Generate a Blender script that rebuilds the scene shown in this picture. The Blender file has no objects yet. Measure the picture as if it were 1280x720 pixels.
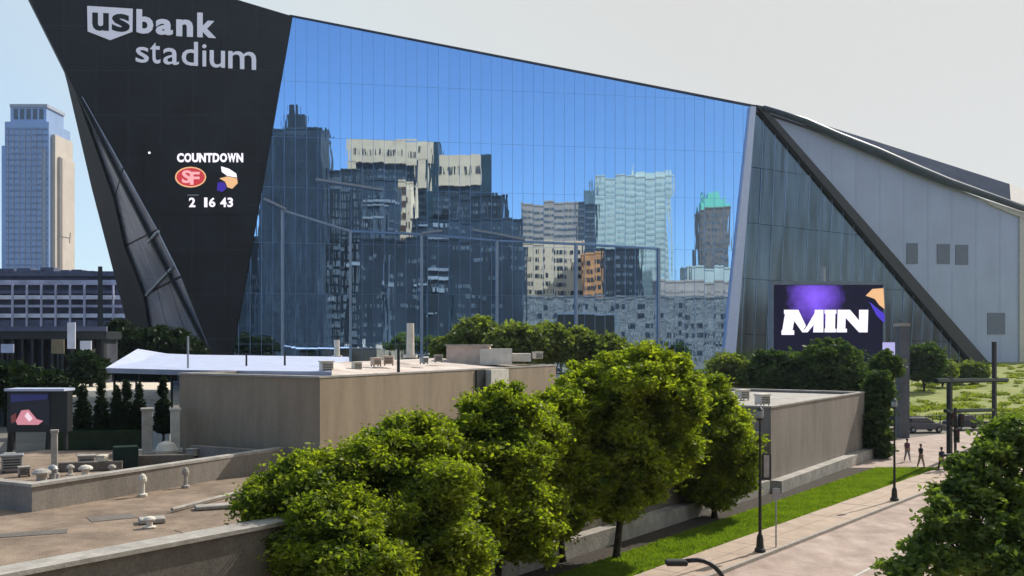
import bpy, bmesh, math, random
import numpy as np
from mathutils import Vector, Matrix
random.seed(7); rng = np.random.default_rng(7)
R = math.radians
SC = bpy.context.scene
COL = SC.collection
# ---------------------------------------------------------------- camera, sky, sun, exposure
F, CZ, HY = 1200.0, 9.0, 430.0            # focal length in px of a 1280 frame, eye height, horizon row
cam_d = bpy.data.cameras.new('camera'); cam = bpy.data.objects.new('camera', cam_d); COL.objects.link(cam)
cam.location = (0, 0, CZ); cam.rotation_euler = (R(90), 0, 0)
cam_d.sensor_width = 36; cam_d.lens = 36 * F / 1280; cam_d.shift_y = (HY - 360) / 1280
cam_d.clip_end = 8000; cam_d.clip_start = .2
SC.camera = cam
SUN_AZ, SUN_EL = 45.0, 40.0               # azimuth from +Y towards +X
w = bpy.data.worlds.new('World'); SC.world = w; w.use_nodes = True
nt = w.node_tree; bg = nt.nodes['Background']
sky = nt.nodes.new('ShaderNodeTexSky'); sky.sky_type = 'NISHITA'; sky.sun_disc = False
sky.sun_elevation = R(SUN_EL); sky.sun_rotation = R(SUN_AZ)
sky.air_density = 1.0; sky.dust_density = .4; sky.ozone_density = 5.0; sky.altitude = 1000
# hazy air towards the sun: a smooth pale veil that thins out with the angle from the sun, on top of the clear sky
N = nt.nodes; Lk = nt.links
tc = N.new('ShaderNodeTexCoord'); dt = N.new('ShaderNodeVectorMath'); dt.operation = 'DOT_PRODUCT'
dt.inputs[1].default_value = (math.sin(R(SUN_AZ)) * math.cos(R(SUN_EL)), math.cos(R(SUN_AZ)) * math.cos(R(SUN_EL)), math.sin(R(SUN_EL)))
Lk.new(tc.outputs['Generated'], dt.inputs[0])
vr = N.new('ShaderNodeMapRange'); vr.interpolation_type = 'SMOOTHSTEP'; Lk.new(dt.outputs['Value'], vr.inputs[0])
vr.inputs['From Min'].default_value = -.15; vr.inputs['From Max'].default_value = .72; vr.inputs['To Min'].default_value = 0; vr.inputs['To Max'].default_value = .93
vm_ = N.new('ShaderNodeMixRGB'); Lk.new(vr.outputs[0], vm_.inputs[0]); Lk.new(sky.outputs[0], vm_.inputs[1]); 
vc = N.new('ShaderNodeValToRGB'); vc.color_ramp.elements[0].position = .25; vc.color_ramp.elements[0].color = (4.5, 5.6, 5.9, 1)
vc.color_ramp.elements[1].position = .8; vc.color_ramp.elements[1].color = (4.45, 4.35, 4.05, 1)
Lk.new(dt.outputs['Value'], vc.inputs[0]); Lk.new(vc.outputs[0], vm_.inputs[2])
nt.links.new(vm_.outputs[0], bg.inputs[0]); bg.inputs[1].default_value = 0.145
sd = bpy.data.lights.new('sun', 'SUN'); sd.energy = 4.4; sd.angle = R(.6); sd.color = (1, .94, .85)
sun = bpy.data.objects.new('sun', sd); COL.objects.link(sun)
sv = Vector((math.sin(R(SUN_AZ)) * math.cos(R(SUN_EL)), math.cos(R(SUN_AZ)) * math.cos(R(SUN_EL)), math.sin(R(SUN_EL))))
sun.rotation_euler = sv.to_track_quat('Z', 'Y').to_euler()
SC.view_settings.view_transform = 'Standard'; SC.view_settings.look = 'None'
SC.view_settings.exposure = 0.2; SC.view_settings.gamma = 1

# ---------------------------------------------------------------- helpers
def P(px, py, Y): return Vector(((px - 640) / F * Y, Y, CZ - (py - HY) / F * Y))
def G(px, py, z=0.0):
    Y = (CZ - z) * F / (py - HY); return Vector(((px - 640) / F * Y, Y, z))
class Plane:
    def __init__(s, a, b, c):
        s.o = a; s.n = (b - a).cross(c - a).normalized()
        if s.n.y > 0: s.n = -s.n
    def __call__(s, px, py, off=0.0):                    # the point of the plane seen at px, py, moved off metres along the normal
        d = Vector(((px - 640) / F, 1, -(py - HY) / F)); e = Vector((0, 0, CZ))
        t = (s.o - e).dot(s.n) / d.dot(s.n); return e + d * t + s.n * off

def srgb(r, g, b):
    f = lambda c: (c / 255) / 12.92 if c / 255 <= .04045 else ((c / 255 + .055) / 1.055) ** 2.4
    return (f(r), f(g), f(b))
MATS = {}
def mat(name, col, rough=.8, metal=0, var=.18, scale=1.0, bump=0.0, bscale=8.0, spec=.5, col2=None, stretch=(1, 1, 1), emit=0, detail=6, dirt=0):
    if name in MATS: return MATS[name]
    m = bpy.data.materials.new(name); m.use_nodes = True; n = m.node_tree; b = n.nodes['Principled BSDF']
    b.inputs['Roughness'].default_value = rough; b.inputs['Metallic'].default_value = metal
    b.inputs['Specular IOR Level'].default_value = spec
    geo = n.nodes.new('ShaderNodeNewGeometry'); mp = n.nodes.new('ShaderNodeMapping'); mp.inputs['Scale'].default_value = stretch
    n.links.new(geo.outputs['Position'], mp.inputs[0])
    no = n.nodes.new('ShaderNodeTexNoise'); no.inputs['Scale'].default_value = scale; no.inputs['Detail'].default_value = detail
    no.inputs['Roughness'].default_value = .65
    n.links.new(mp.outputs[0], no.inputs['Vector'])
    rp = n.nodes.new('ShaderNodeValToRGB')
    c2 = col2 if col2 else tuple(min(1, c * (1 + var)) for c in col)
    c1 = col if col2 else tuple(c * (1 - var) for c in col)
    rp.color_ramp.elements[0].position = .32; rp.color_ramp.elements[1].position = .68
    rp.color_ramp.elements[0].color = (*c1, 1); rp.color_ramp.elements[1].color = (*c2, 1)
    n.links.new(no.outputs[0], rp.inputs[0]); n.links.new(rp.outputs[0], b.inputs['Base Color'])
    if dirt:                                              # broad stains and run-off streaks
        m2 = n.nodes.new('ShaderNodeMapping'); m2.inputs['Scale'].default_value = (1, 1, .22) if dirt > 0 else (1, 1, 1); n.links.new(geo.outputs['Position'], m2.inputs[0])
        n2 = n.nodes.new('ShaderNodeTexNoise'); n2.inputs['Scale'].default_value = .7; n2.inputs['Detail'].default_value = 7; n2.inputs['Roughness'].default_value = .7; n.links.new(m2.outputs[0], n2.inputs['Vector'])
        r2 = n.nodes.new('ShaderNodeValToRGB'); r2.color_ramp.elements[0].position = .33; r2.color_ramp.elements[1].position = .6
        k_ = 1 - abs(dirt); r2.color_ramp.elements[0].color = (k_, k_ * .99, k_ * .97, 1); r2.color_ramp.elements[1].color = (1, 1, 1, 1); n.links.new(n2.outputs[0], r2.inputs[0])
        mu = n.nodes.new('ShaderNodeMixRGB'); mu.blend_type = 'MULTIPLY'; mu.inputs[0].default_value = 1
        n.links.new(rp.outputs[0], mu.inputs[1]); n.links.new(r2.outputs[0], mu.inputs[2]); n.links.new(mu.outputs[0], b.inputs['Base Color'])
    if bump:
        nb = n.nodes.new('ShaderNodeTexNoise'); nb.inputs['Scale'].default_value = bscale; nb.inputs['Detail'].default_value = 4
        n.links.new(mp.outputs[0], nb.inputs['Vector'])
        bp = n.nodes.new('ShaderNodeBump'); bp.inputs['Strength'].default_value = bump; bp.inputs['Distance'].default_value = .05
        n.links.new(nb.outputs[0], bp.inputs['Height']); n.links.new(bp.outputs[0], b.inputs['Normal'])
    if emit:
        b.inputs['Emission Color'].default_value = (*col, 1); b.inputs['Emission Strength'].default_value = emit
    MATS[name] = m; return m
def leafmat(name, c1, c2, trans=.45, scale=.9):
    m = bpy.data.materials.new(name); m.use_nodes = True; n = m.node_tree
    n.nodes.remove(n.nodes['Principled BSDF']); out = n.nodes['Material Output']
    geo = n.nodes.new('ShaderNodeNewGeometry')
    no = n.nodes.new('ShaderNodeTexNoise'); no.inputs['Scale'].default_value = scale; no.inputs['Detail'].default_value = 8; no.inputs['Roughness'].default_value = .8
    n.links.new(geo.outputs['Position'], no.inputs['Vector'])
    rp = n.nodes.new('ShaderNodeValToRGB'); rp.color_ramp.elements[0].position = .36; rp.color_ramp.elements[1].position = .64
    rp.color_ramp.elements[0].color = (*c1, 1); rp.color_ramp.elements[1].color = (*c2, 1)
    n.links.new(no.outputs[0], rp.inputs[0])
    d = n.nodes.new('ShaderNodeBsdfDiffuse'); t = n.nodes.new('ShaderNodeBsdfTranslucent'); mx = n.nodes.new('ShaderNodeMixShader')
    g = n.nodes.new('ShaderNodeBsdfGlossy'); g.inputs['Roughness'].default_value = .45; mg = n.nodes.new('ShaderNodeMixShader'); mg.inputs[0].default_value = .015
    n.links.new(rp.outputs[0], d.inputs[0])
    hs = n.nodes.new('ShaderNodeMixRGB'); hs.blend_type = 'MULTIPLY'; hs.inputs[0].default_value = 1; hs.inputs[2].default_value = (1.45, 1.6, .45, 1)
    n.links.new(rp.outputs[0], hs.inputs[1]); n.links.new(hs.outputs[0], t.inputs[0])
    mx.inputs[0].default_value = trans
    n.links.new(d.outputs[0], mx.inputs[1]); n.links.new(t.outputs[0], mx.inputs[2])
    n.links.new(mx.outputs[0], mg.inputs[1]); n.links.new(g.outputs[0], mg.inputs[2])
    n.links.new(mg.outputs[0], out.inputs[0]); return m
def emat(name, col, s=1.0):
    m = bpy.data.materials.new(name); m.use_nodes = True; b = m.node_tree.nodes['Principled BSDF']
    b.inputs['Base Color'].default_value = (.01, .01, .01, 1); b.inputs['Emission Color'].default_value = (*col, 1)
    b.inputs['Emission Strength'].default_value = s; b.inputs['Roughness'].default_value = .4; return m

class MB:
    def __init__(s): s.v = []; s.f = []
    def add(s, vs, fs):
        k = len(s.v); s.v += [Vector(v) for v in vs]; s.f += [tuple(i + k for i in f) for f in fs]; return s
    def hexa(s, b, t):                                     # bottom quad, top quad
        return s.add(list(b) + list(t), [(3, 2, 1, 0), (4, 5, 6, 7), (0, 1, 5, 4), (1, 2, 6, 5), (2, 3, 7, 6), (3, 0, 4, 7)])
    def box(s, c, d, rz=0, ry=0):
        x, y, z = d[0] / 2, d[1] / 2, d[2] / 2; m = Matrix.Rotation(rz, 3, 'Z') @ Matrix.Rotation(ry, 3, 'Y'); c = Vector(c)
        q = [(-x, -y), (x, -y), (x, y), (-x, y)]
        return s.hexa([c + m @ Vector((a, b, -z)) for a, b in q], [c + m @ Vector((a, b, z)) for a, b in q])
    def prism(s, poly, z0, z1):
        n = len(poly); vs = [(p[0], p[1], z0) for p in poly] + [(p[0], p[1], z1) for p in poly]
        return s.add(vs, [tuple(range(n - 1, -1, -1)), tuple(range(n, 2 * n))] + [(i, (i + 1) % n, n + (i + 1) % n, n + i) for i in range(n)])
    def slab(s, pts, off):
        n = len(pts); off = Vector(off); vs = [Vector(p) for p in pts] + [Vector(p) + off for p in pts]
        return s.add(vs, [tuple(range(n - 1, -1, -1)), tuple(range(n, 2 * n))] + [(i, (i + 1) % n, n + (i + 1) % n, n + i) for i in range(n)])
    def tube(s, pts, r, n=8, cap=True):
        pts = [Vector(p) for p in pts]; rs = r if isinstance(r, (list, tuple)) else [r] * len(pts); k0 = len(s.v); vs = []; fs = []
        for i, p in enumerate(pts):
            t = (pts[min(i + 1, len(pts) - 1)] - pts[max(i - 1, 0)]).normalized()
            a = t.orthogonal().normalized() if i == 0 else (a - t * a.dot(t)).normalized()
            b = t.cross(a)
            for j in range(n):
                an = 2 * math.pi * j / n; vs.append(p + (a * math.cos(an) + b * math.sin(an)) * rs[i])
        for i in range(len(pts) - 1):
            for j in range(n): fs.append((i * n + j, i * n + (j + 1) % n, (i + 1) * n + (j + 1) % n, (i + 1) * n + j))
        if cap: fs += [tuple(range(n - 1, -1, -1)), tuple(range((len(pts) - 1) * n, len(pts) * n))]
        return s.add(vs, fs)
    def lathe(s, c, prof, n=16):
        c = Vector(c); vs = []; fs = []
        for r, z in prof:
            for j in range(n):
                a = 2 * math.pi * j / n; vs.append(c + Vector((r * math.cos(a), r * math.sin(a), z)))
        for i in range(len(prof) - 1):
            for j in range(n): fs.append((i * n + j, i * n + (j + 1) % n, (i + 1) * n + (j + 1) % n, (i + 1) * n + j))
        fs += [tuple(range(n - 1, -1, -1)), tuple(range((len(prof) - 1) * n, len(prof) * n))]
        return s.add(vs, fs)
    def build(s, name, m, parent=None, fn=None, smooth=False, bevel=0, fix=True, base=None):
        vs = [fn(v) for v in s.v] if fn else s.v
        o0 = wpos(parent) if parent else (Vector(base) if base else Vector((0, 0, 0)))
        me = bpy.data.meshes.new(name); me.from_pydata([tuple(v - o0) for v in vs], [], s.f)
        if fix:
            bm = bmesh.new(); bm.from_mesh(me); bmesh.ops.recalc_face_normals(bm, faces=bm.faces)
            if bevel: bmesh.ops.bevel(bm, geom=bm.edges[:], offset=bevel, segments=1, affect='EDGES')
            bm.to_mesh(me); bm.free()
        if m: me.materials.append(m)
        if smooth: me.polygons.foreach_set('use_smooth', [True] * len(me.polygons))
        o = bpy.data.objects.new(name, me); COL.objects.link(o)
        if parent: o.parent = parent
        else: o.location = o0
        return o
def wpos(o):
    p = Vector((0, 0, 0))
    while o: p += o.location; o = o.parent
    return p
def tag(o, label=None, cat=None, group=None, kind=None):
    if label: o['label'] = label
    if cat: o['category'] = cat
    if group: o['group'] = group
    if kind: o['kind'] = kind
    return o
def thing(name, label, cat, loc=(0, 0, 0), group=None):
    o = bpy.data.objects.new(name, None); COL.objects.link(o); o.location = loc; o.empty_display_size = .3
    return tag(o, label, cat, group)
def struct(o): return tag(o, kind='structure')
def clip(poly, a, b, c):                                  # keep a*x+b*y<=c
    out = []
    for i in range(len(poly)):
        p, q = poly[i], poly[(i + 1) % len(poly)]; dp = a * p[0] + b * p[1] - c; dq = a * q[0] + b * q[1] - c
        if dp <= 0: out.append(p)
        if dp * dq < 0:
            t = dp / (dp - dq); out.append((p[0] + t * (q[0] - p[0]), p[1] + t * (q[1] - p[1])))
    return out
def clip_convex(cell, poly):
    ar = sum(poly[i][0] * poly[(i + 1) % len(poly)][1] - poly[(i + 1) % len(poly)][0] * poly[i][1] for i in range(len(poly)))
    pg = poly if ar > 0 else poly[::-1]
    for i in range(len(pg)):
        p, q = pg[i], pg[(i + 1) % len(pg)]; nx, ny = q[1] - p[1], -(q[0] - p[0])
        cell = clip(cell, nx, ny, nx * p[0] + ny * p[1])
        if len(cell) < 3: return []
    return cell
def area(poly): return abs(sum(poly[i][0] * poly[(i + 1) % len(poly)][1] - poly[(i + 1) % len(poly)][0] * poly[i][1] for i in range(len(poly)))) / 2

# ---------------------------------------------------------------- materials
M_ground = mat('ground_mat', (.16, .145, .12), .95, var=.3, scale=.15)
M_street = mat('street_mat', (.34, .25, .205), .9, scale=.45, col2=(.52, .41, .35), bump=.3, bscale=6, stretch=(1.5, .6, 1), detail=12, dirt=-.3)
M_walk = mat('sidewalk_mat', (.42, .32, .245), .9, scale=1.2, col2=(.5, .385, .30), bump=.3, bscale=12, dirt=-.22)
M_kerb = mat('kerb_mat', (.36, .32, .28), .9, scale=3, bump=.3)
M_lawn = mat('lawn_mat', (.09, .15, .02), .95, scale=1.5, col2=(.17, .24, .035), bump=.8, bscale=20)
M_berm = mat('berm_mat', (.13, .175, .028), .95, scale=.35, col2=(.29, .29, .065), bump=.8, bscale=5)
M_dark_strip = mat('dark_strip_mat', (.05, .04, .03), 1, var=.4, scale=6, bump=1, bscale=20)
M_black = mat('prow_mat', (.012, .014, .019), .55, .0, var=.45, scale=.12, bump=.25, bscale=.5, spec=.35)
M_blackfin = mat('black_fin_mat', (.018, .018, .024), .5, 0, var=.2, scale=.3)
M_zinc = mat('zinc_mat', (.42, .46, .60), .6, .0, var=.07, scale=.12, bump=.1, bscale=.7)
M_roofzinc = mat('roof_zinc_mat', (.075, .085, .115), .8, .0, spec=0, var=.1, scale=.3)
M_gutter = mat('gutter_mat', (.03, .05, .07), .5, .2)
M_white = mat('white_metal_mat', (.74, .74, .88), .5, 0, var=.05)
M_cream_edge = mat('cream_edge_mat', (.6, .54, .47), .7, var=.08)
M_mull = mat('mullion_mat', (.30, .44, .66), .35, 1, var=.1)
M_jamb = mat('door_jamb_mat', (.36, .42, .5), .4, .3, var=.12, scale=.4)
M_brick = mat('tan_masonry_mat', (.31, .235, .16), .95, scale=16, col2=(.41, .32, .225), bump=.35, bscale=30, dirt=.28)
M_brick2 = mat('grey_masonry_mat', (.23, .20, .17), .95, scale=9, col2=(.33, .29, .25), bump=.35, bscale=30, dirt=.28)
M_brick3 = mat('brown_masonry_mat', (.13, .115, .1), .95, scale=9, col2=(.20, .175, .15), bump=.35, bscale=30, dirt=.28)
M_coping = mat('coping_mat', (.42, .39, .35), .85, var=.2, scale=2, dirt=-.35, bump=.3)
M_gravel = mat('gravel_roof_mat', (.22, .16, .115), 1, scale=.6, col2=(.40, .30, .22), bump=.9, bscale=25, dirt=-.4)
M_membrane = mat('membrane_mat', (.50, .55, .72), .6, var=.12, scale=.8)
M_plaster = mat('plaster_mat', (.62, .58, .5), .8, var=.15, scale=1.5)
M_pink = mat('pink_plaster_mat', (.55, .42, .34), .85, scale=1.2, col2=(.7, .56, .46), bump=.3)
M_steel = mat('galv_steel_mat', (.34, .35, .36), .45, .4, var=.15, scale=2)
M_dsteel = mat('dark_steel_mat', (.018, .02, .02), .5, .2, var=.2, scale=3)
M_dgreen = mat('dark_green_mat', (.02, .035, .03), 1, spec=.1, var=.2)
M_bark = mat('bark_mat', (.05, .04, .03), 1, var=.4, scale=4, bump=1, bscale=12)
M_dglass = mat('dark_glass_mat', (.02, .03, .05), .15, 0, var=.3, scale=.2, spec=.9)
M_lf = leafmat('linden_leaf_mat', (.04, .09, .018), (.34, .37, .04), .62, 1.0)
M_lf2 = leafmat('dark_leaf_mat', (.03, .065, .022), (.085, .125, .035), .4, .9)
M_lf5 = leafmat('near_leaf_mat', (.05, .09, .025), (.19, .25, .06), .45, .9)
M_lf3 = leafmat('bush_leaf_mat', (.07, .11, .03), (.24, .27, .09), .5, .4)
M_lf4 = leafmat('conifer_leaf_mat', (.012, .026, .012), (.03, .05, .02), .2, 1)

# ---------------------------------------------------------------- planes of the stadium
At = P(365, 20, 190); Bt = P(942, 133, 206)
FAC = Plane(At, Bt, At + Vector((0, 0, -10)))
tip = P(-9, -92, 164)
PROW = Plane(At, FAC(283, 487), tip)
SIDE = Plane(PROW(78, 82), PROW(283, 487), P(150, 380, 214))
PL2 = Plane(Bt, FAC(905, 487), P(1275, 268, 252))
def MIR(p):                                               # a point seen in the facade glass -> its real place in front of it
    return p - FAC.n * (2 * (p - FAC.o).dot(FAC.n))

# ================================================================ SETTING
struct(MB().add([(-1900, -1900, -.03), (1900, -1900, -.03), (1900, 1900, -.03), (-1900, 1900, -.03)], [(0, 1, 2, 3)]).build('ground', M_ground))
def line_pt(a, b, Y): t = (Y - a.y) / (b.y - a.y); return a.lerp(b, t)
k1, k2 = G(909, 715), G(1167, 613)                        # kerb line
g1, g2 = G(820, 713), G(1150, 595)                        # lawn / sidewalk line
w1, w2 = G(640, 727), G(1060, 587)                        # foot of the street wall
kerb = lambda Y: line_pt(k1, k2, Y); lawnR = lambda Y: line_pt(g1, g2, Y); wallR = lambda Y: line_pt(w1, w2, Y)
far = 71.0
# street: carriageway plus the bright crossing beyond
K0, K1 = kerb(-12), kerb(66)
struct(MB().add([(K0.x, K0.y, -.02), (K0.x + 60, K0.y, -.02), (95, 60, -.02), (95, 112, -.02), (62, 112, -.02), (38, 92, -.02), (26, 92, -.02), (22, 78, -.02), (24.5, 70, -.02), (K1.x, K1.y, -.02)], [tuple(range(10))]).build('street', M_street))
# tyre-polished darker lane wear and a faint lane line as thin sheets
dS = (k2 - k1).normalized(); nS = Vector((dS.y, -dS.x, 0))
ll = MB()
for i in range(14):
    a = kerb(10) + nS * 4.1 + dS * (i * 5.5); b = a + dS * 2.6
    ll.add([a + nS * .06 + Vector((0, 0, -.012)), b + nS * .06 + Vector((0, 0, -.012)), b - nS * .06 + Vector((0, 0, -.012)), a - nS * .06 + Vector((0, 0, -.012))], [(0, 1, 2, 3)])
struct(ll.build('lane_marking', mat('lane_paint_mat', (.5, .48, .44), .8, var=.3, scale=4)))
# sidewalk made of slabs, and kerb stones
sw = bpy.data.objects.new('sidewalk', None); COL.objects.link(sw); struct(sw)
L = (K1 - K0).length; n = int(L / 2.2)
for i in range(n):
    a0 = K0 + dS * (L * i / n + .012); a1 = K0 + dS * (L * (i + 1) / n - .012)
    if a1.y < 14: continue
    def lp(a):                                           # where the cross joint meets the lawn line
        Y = a.y + 1.5; q = lawnR(Y)
        for _ in range(6):
            t = (q - a).dot(dS); q = lawnR(q.y - t * dS.y)
        return q
    l0, l1 = lp(a0), lp(a1)
    h = .11 + random.uniform(-.006, .006)
    a0k, a1k = a0 - nS * .16, a1 - nS * .16
    for f0, f1 in ((.0, .495), (.505, 1.0)):
        q = [a0k.lerp(l0, f0), a1k.lerp(l1, f0), a1k.lerp(l1, f1), a0k.lerp(l0, f1)]
        MB().hexa([(p.x, p.y, -.05) for p in q], [(p.x, p.y, h) for p in q]).build('slab', M_walk, sw)
    q = [a0, a1, a1 - nS * .15, a0 - nS * .15]
    MB().hexa([(p.x, p.y, -.05) for p in q], [(p.x, p.y, .125) for p in q]).build('kerb_stone', M_kerb, sw)
# lawn strip between sidewalk and wall with a dark brown strip at the wall foot
lv = []; 
Ys = np.linspace(16, 69.5, 42)
for Y in Ys:
    a = wallR(Y); b = lawnR(Y); a = a + (b - a) * .32
    lv.append((a.x, a.y, .09)); lv.append((b.x - .02, b.y, .09))
fs = [(2 * i, 2 * i + 1, 2 * i + 3, 2 * i + 2) for i in range(len(lv) // 2 - 1)]
struct(MB().add(lv, fs).build('lawn', M_lawn))
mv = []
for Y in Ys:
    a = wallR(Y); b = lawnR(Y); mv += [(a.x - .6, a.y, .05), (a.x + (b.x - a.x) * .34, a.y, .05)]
struct(MB().add(mv, [(2 * i, 2 * i + 1, 2 * i + 3, 2 * i + 2) for i in range(len(mv) // 2 - 1)]).build('wall_foot_strip', M_dark_strip))
# grass blades on the lawn
def blades(name, quad_fn, n, hh, m):
    t = rng.random(n); u = rng.random(n); pts = np.array([quad_fn(a, b) for a, b in zip(t, u)])
    an = rng.random(n) * 6.283; h = hh * (.6 + .8 * rng.random(n)); wd = .02 + .02 * rng.random(n)
    d = np.stack([np.cos(an), np.sin(an), np.zeros(n)], 1) * wd[:, None]
    lean = (rng.random((n, 3)) - .5) * h[:, None]; lean[:, 2] = h
    v = np.stack([pts - d, pts + d, pts + lean], 1).reshape(-1, 3)
    me = bpy.data.meshes.new(name); me.from_pydata(v.tolist(), [], [(3 * i, 3 * i + 1, 3 * i + 2) for i in range(n)]); me.materials.append(m)
    o = bpy.data.objects.new(name, me); COL.objects.link(o); return tag(o, kind='stuff')
def lq(t, u):
    Y = 30 + 39 * t ** .8; a = wallR(Y); b = lawnR(Y); a = a + (b - a) * .3
    p = a.lerp(b, u); return (p.x, p.y, .09)
M_blade = leafmat('grass_blade_mat', (.10, .16, .02), (.22, .29, .04), .5, .8)
tag(blades('grass', lq, 60000, .09, M_blade), 'short bright green grass along the sidewalk by the street wall', 'grass')
# berm rising to the stadium
bv = []; nx, ny = 30, 22
for j in range(ny):
    for i in range(nx):
        v = j / (ny - 1); Y = 108 + 150 * v; px = 1085 + 420 * i / (nx - 1); X = (px - 640) / F * Y
        z = 4.3 * min(1, v * 1.05) ** .8 + .35 * math.sin(i * 1.7 + j) * v * (1 - v) - .05
        bv.append((X, Y, z))
struct(MB().add(bv, [(j * nx + i, j * nx + i + 1, (j + 1) * nx + i + 1, (j + 1) * nx + i) for j in range(ny - 1) for i in range(nx - 1)]).build('grass_berm', M_berm, smooth=True))

gcl = []
rr_ = random.Random(4)
for _ in range(260):
    v = rr_.random() ** 1.3; Y = 112 + 130 * v; px = rr_.uniform(1125, 1400); gcl.append(((px - 640) / F * Y, Y, 4.3 * min(1, v * 1.05 * 130 / 150 + .02) ** .8 + .1, rr_.uniform(.5, 1.5)))
GC_ = gcl
# ================================================================ STADIUM
base = Vector((0, 195, 0))
st = thing('stadium', 'huge angular glass stadium with black prow, mirrored blue facade and grey metal side', 'stadium', base)
# --- prow
MB().slab([PROW(-9, -92), PROW(365.5, 20.2), PROW(283, 487), PROW(78, 82)], -PROW.n * 1.6).build('prow_face', M_black, st, bevel=0)
# panel joints on the prow: thin raised seams
rb = MB()
for k in range(1, 10):
    t = k / 10; y = -80 + 560 * t
    xl = 78 + (283 - 78) * max(0, (y - 82)) / 405 if y > 82 else -9 + 87 * (y + 92) / 174
    xr = min(365 - (365 - 283) * max(0, y - 20) / 467, 365) if y > 20 else -9 + 374 * (y + 92) / 112
    if xr - xl < 4: continue
    a_, b_ = PROW(xl + 1, y, .0), PROW(xr - 1, y, .0); u_ = Vector((0, 0, .05)); rb.hexa([a_ - u_ - PROW.n * .05, b_ - u_ - PROW.n * .05, b_ - u_ + PROW.n * .05, a_ - u_ + PROW.n * .05], [a_ + u_ - PROW.n * .05, b_ + u_ - PROW.n * .05, b_ + u_ + PROW.n * .05, a_ + u_ + PROW.n * .05])
for k in range(1, 9):
    x = k * 40.0; y0 = -92 + 112 * (x + 9) / 374; y1 = 82 + (x - 78) / 205 * 405 if x > 78 else -92 + 174 * (x + 9) / 87
    if x > 283: y1 = 20 + (365 - x) / 82 * 467
    a_, b_ = PROW(x, y1 - 2), PROW(x, y0 + 2); d_ = (PROW(x + 10, y0) - PROW(x, y0)).normalized() * .05
    rb.hexa([a_ - d_ - PROW.n * .05, a_ + d_ - PROW.n * .05, a_ + d_ + PROW.n * .05, a_ - d_ + PROW.n * .05], [b_ - d_ - PROW.n * .05, b_ + d_ - PROW.n * .05, b_ + d_ + PROW.n * .05, b_ - d_ + PROW.n * .05])
tag(rb.build('prow_seams', mat('seam_mat', (.03, .034, .042), .6), st), kind='stuff')
# left side of the prow: black fin frame round a recessed glass facet
fin = [(78, 82), (84, 104), (115, 237), (153, 383), (168, 440), (176, 487), (283, 487)]
MB().slab([SIDE(*p, -.9) for p in fin], -SIDE.n * .8).build('facet_backing', M_blackfin, st)
MB().slab([SIDE(*p) for p in [(78, 82), (84, 104), (115, 237), (153, 383), (168, 440), (176, 487), (198, 487), (179, 369), (155, 308), (141, 246), (94, 114)]], -SIDE.n * .85).build('prow_fin', M_black, st)
M_facet = mat('facet_glass_mat', (.34, .36, .45), .25, .6, var=.5, scale=.12, spec=.6, stretch=(1, 1, .5))
def lerp2(a, b, t): return (a[0] + (b[0] - a[0]) * t, a[1] + (b[1] - a[1]) * t)
Lf = [(94, 114), (141, 246), (155, 308), (179, 369), (198, 487)]; Rf = [(94, 114), (150, 212), (193, 289), (222, 347), (278, 487)]
for i in range(4):
    for k in range(3):
        a0, a1 = k / 3, (k + 1) / 3
        q = [lerp2(Lf[i], Rf[i], a0), lerp2(Lf[i], Rf[i], a1), lerp2(Lf[i + 1], Rf[i + 1], a1), lerp2(Lf[i + 1], Rf[i + 1], a0)]
        pts = []
        for p in q:
            if not pts or (Vector(p) - Vector(pts[-1])).length > .5: pts.append(p)
        if len(pts) >= 3 and (Vector(pts[0]) - Vector(pts[-1])).length < .5: pts = pts[:-1]
        if len(pts) < 3: continue
        cx = sum(p[0] for p in pts) / len(pts); cy = sum(p[1] for p in pts) / len(pts)
        pts = [lerp2(p, (cx, cy), .03) for p in pts]
        MB().slab([SIDE(*p, -.55) for p in pts], -SIDE.n * .15).build('facet_glass', M_facet, st)
MB().tube([SIDE(181, 370, -.3), SIDE(198, 352, -.3), SIDE(213, 336, -.3)], .28, 6).build('facet_stroke', M_steel, st)  # pale diagonal bars laid on the facet glass
MB().tube([SIDE(184, 303, -.3), SIDE(196, 290, -.3)], .3, 6).build('facet_stroke', M_steel, st)

# --- mirrored facade
ex = Vector((-FAC.n.y, FAC.n.x, 0)).normalized()
if ex.x < 0: ex = -ex
def f2(p): return ((p - At).dot(ex), p.z)
def f3(s, z, off=0): return At + ex * s + Vector((0, 0, z - At.z)) + FAC.n * off
quad_px = [(366, 21), (941, 133.5), (905, 487), (284, 487)]
poly = [f2(FAC(*p)) for p in quad_px]
smin, smax = min(p[0] for p in poly), max(p[0] for p in poly); zmax = max(p[1] for p in poly)
MB().slab([FAC(*p, -.6) for p in quad_px], -FAC.n * .5).build('facade_backing', M_blackfin, st)  # dark sheet added behind the panes to stop light through the gaps
gm = bpy.data.materials.new('mirror_glass_mat'); gm.use_nodes = True
b = gm.node_tree.nodes['Principled BSDF']; b.inputs['Metallic'].default_value = 1; b.inputs['Roughness'].default_value = .012
b.inputs['Base Color'].default_value = (.53, .75, 1.0, 1)
n_ = gm.node_tree; geo = n_.nodes.new('ShaderNodeNewGeometry'); mp = n_.nodes.new('ShaderNodeMapping'); mp.inputs['Scale'].default_value = (1.1, 1.1, .12)
no = n_.nodes.new('ShaderNodeTexNoise'); no.inputs['Scale'].default_value = .9; no.inputs['Detail'].default_value = 1.5
bp = n_.nodes.new('ShaderNodeBump'); bp.inputs['Strength'].default_value = .10; bp.inputs['Distance'].default_value = .05
n_.links.new(geo.outputs['Position'], mp.inputs[0]); n_.links.new(mp.outputs[0], no.inputs['Vector']); n_.links.new(no.outputs[0], bp.inputs['Height']); n_.links.new(bp.outputs[0], b.inputs['Normal'])
NC, NR = 50, 7
zs = [0, 9, 19, 29, 40, 50, 61, 76]
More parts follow.
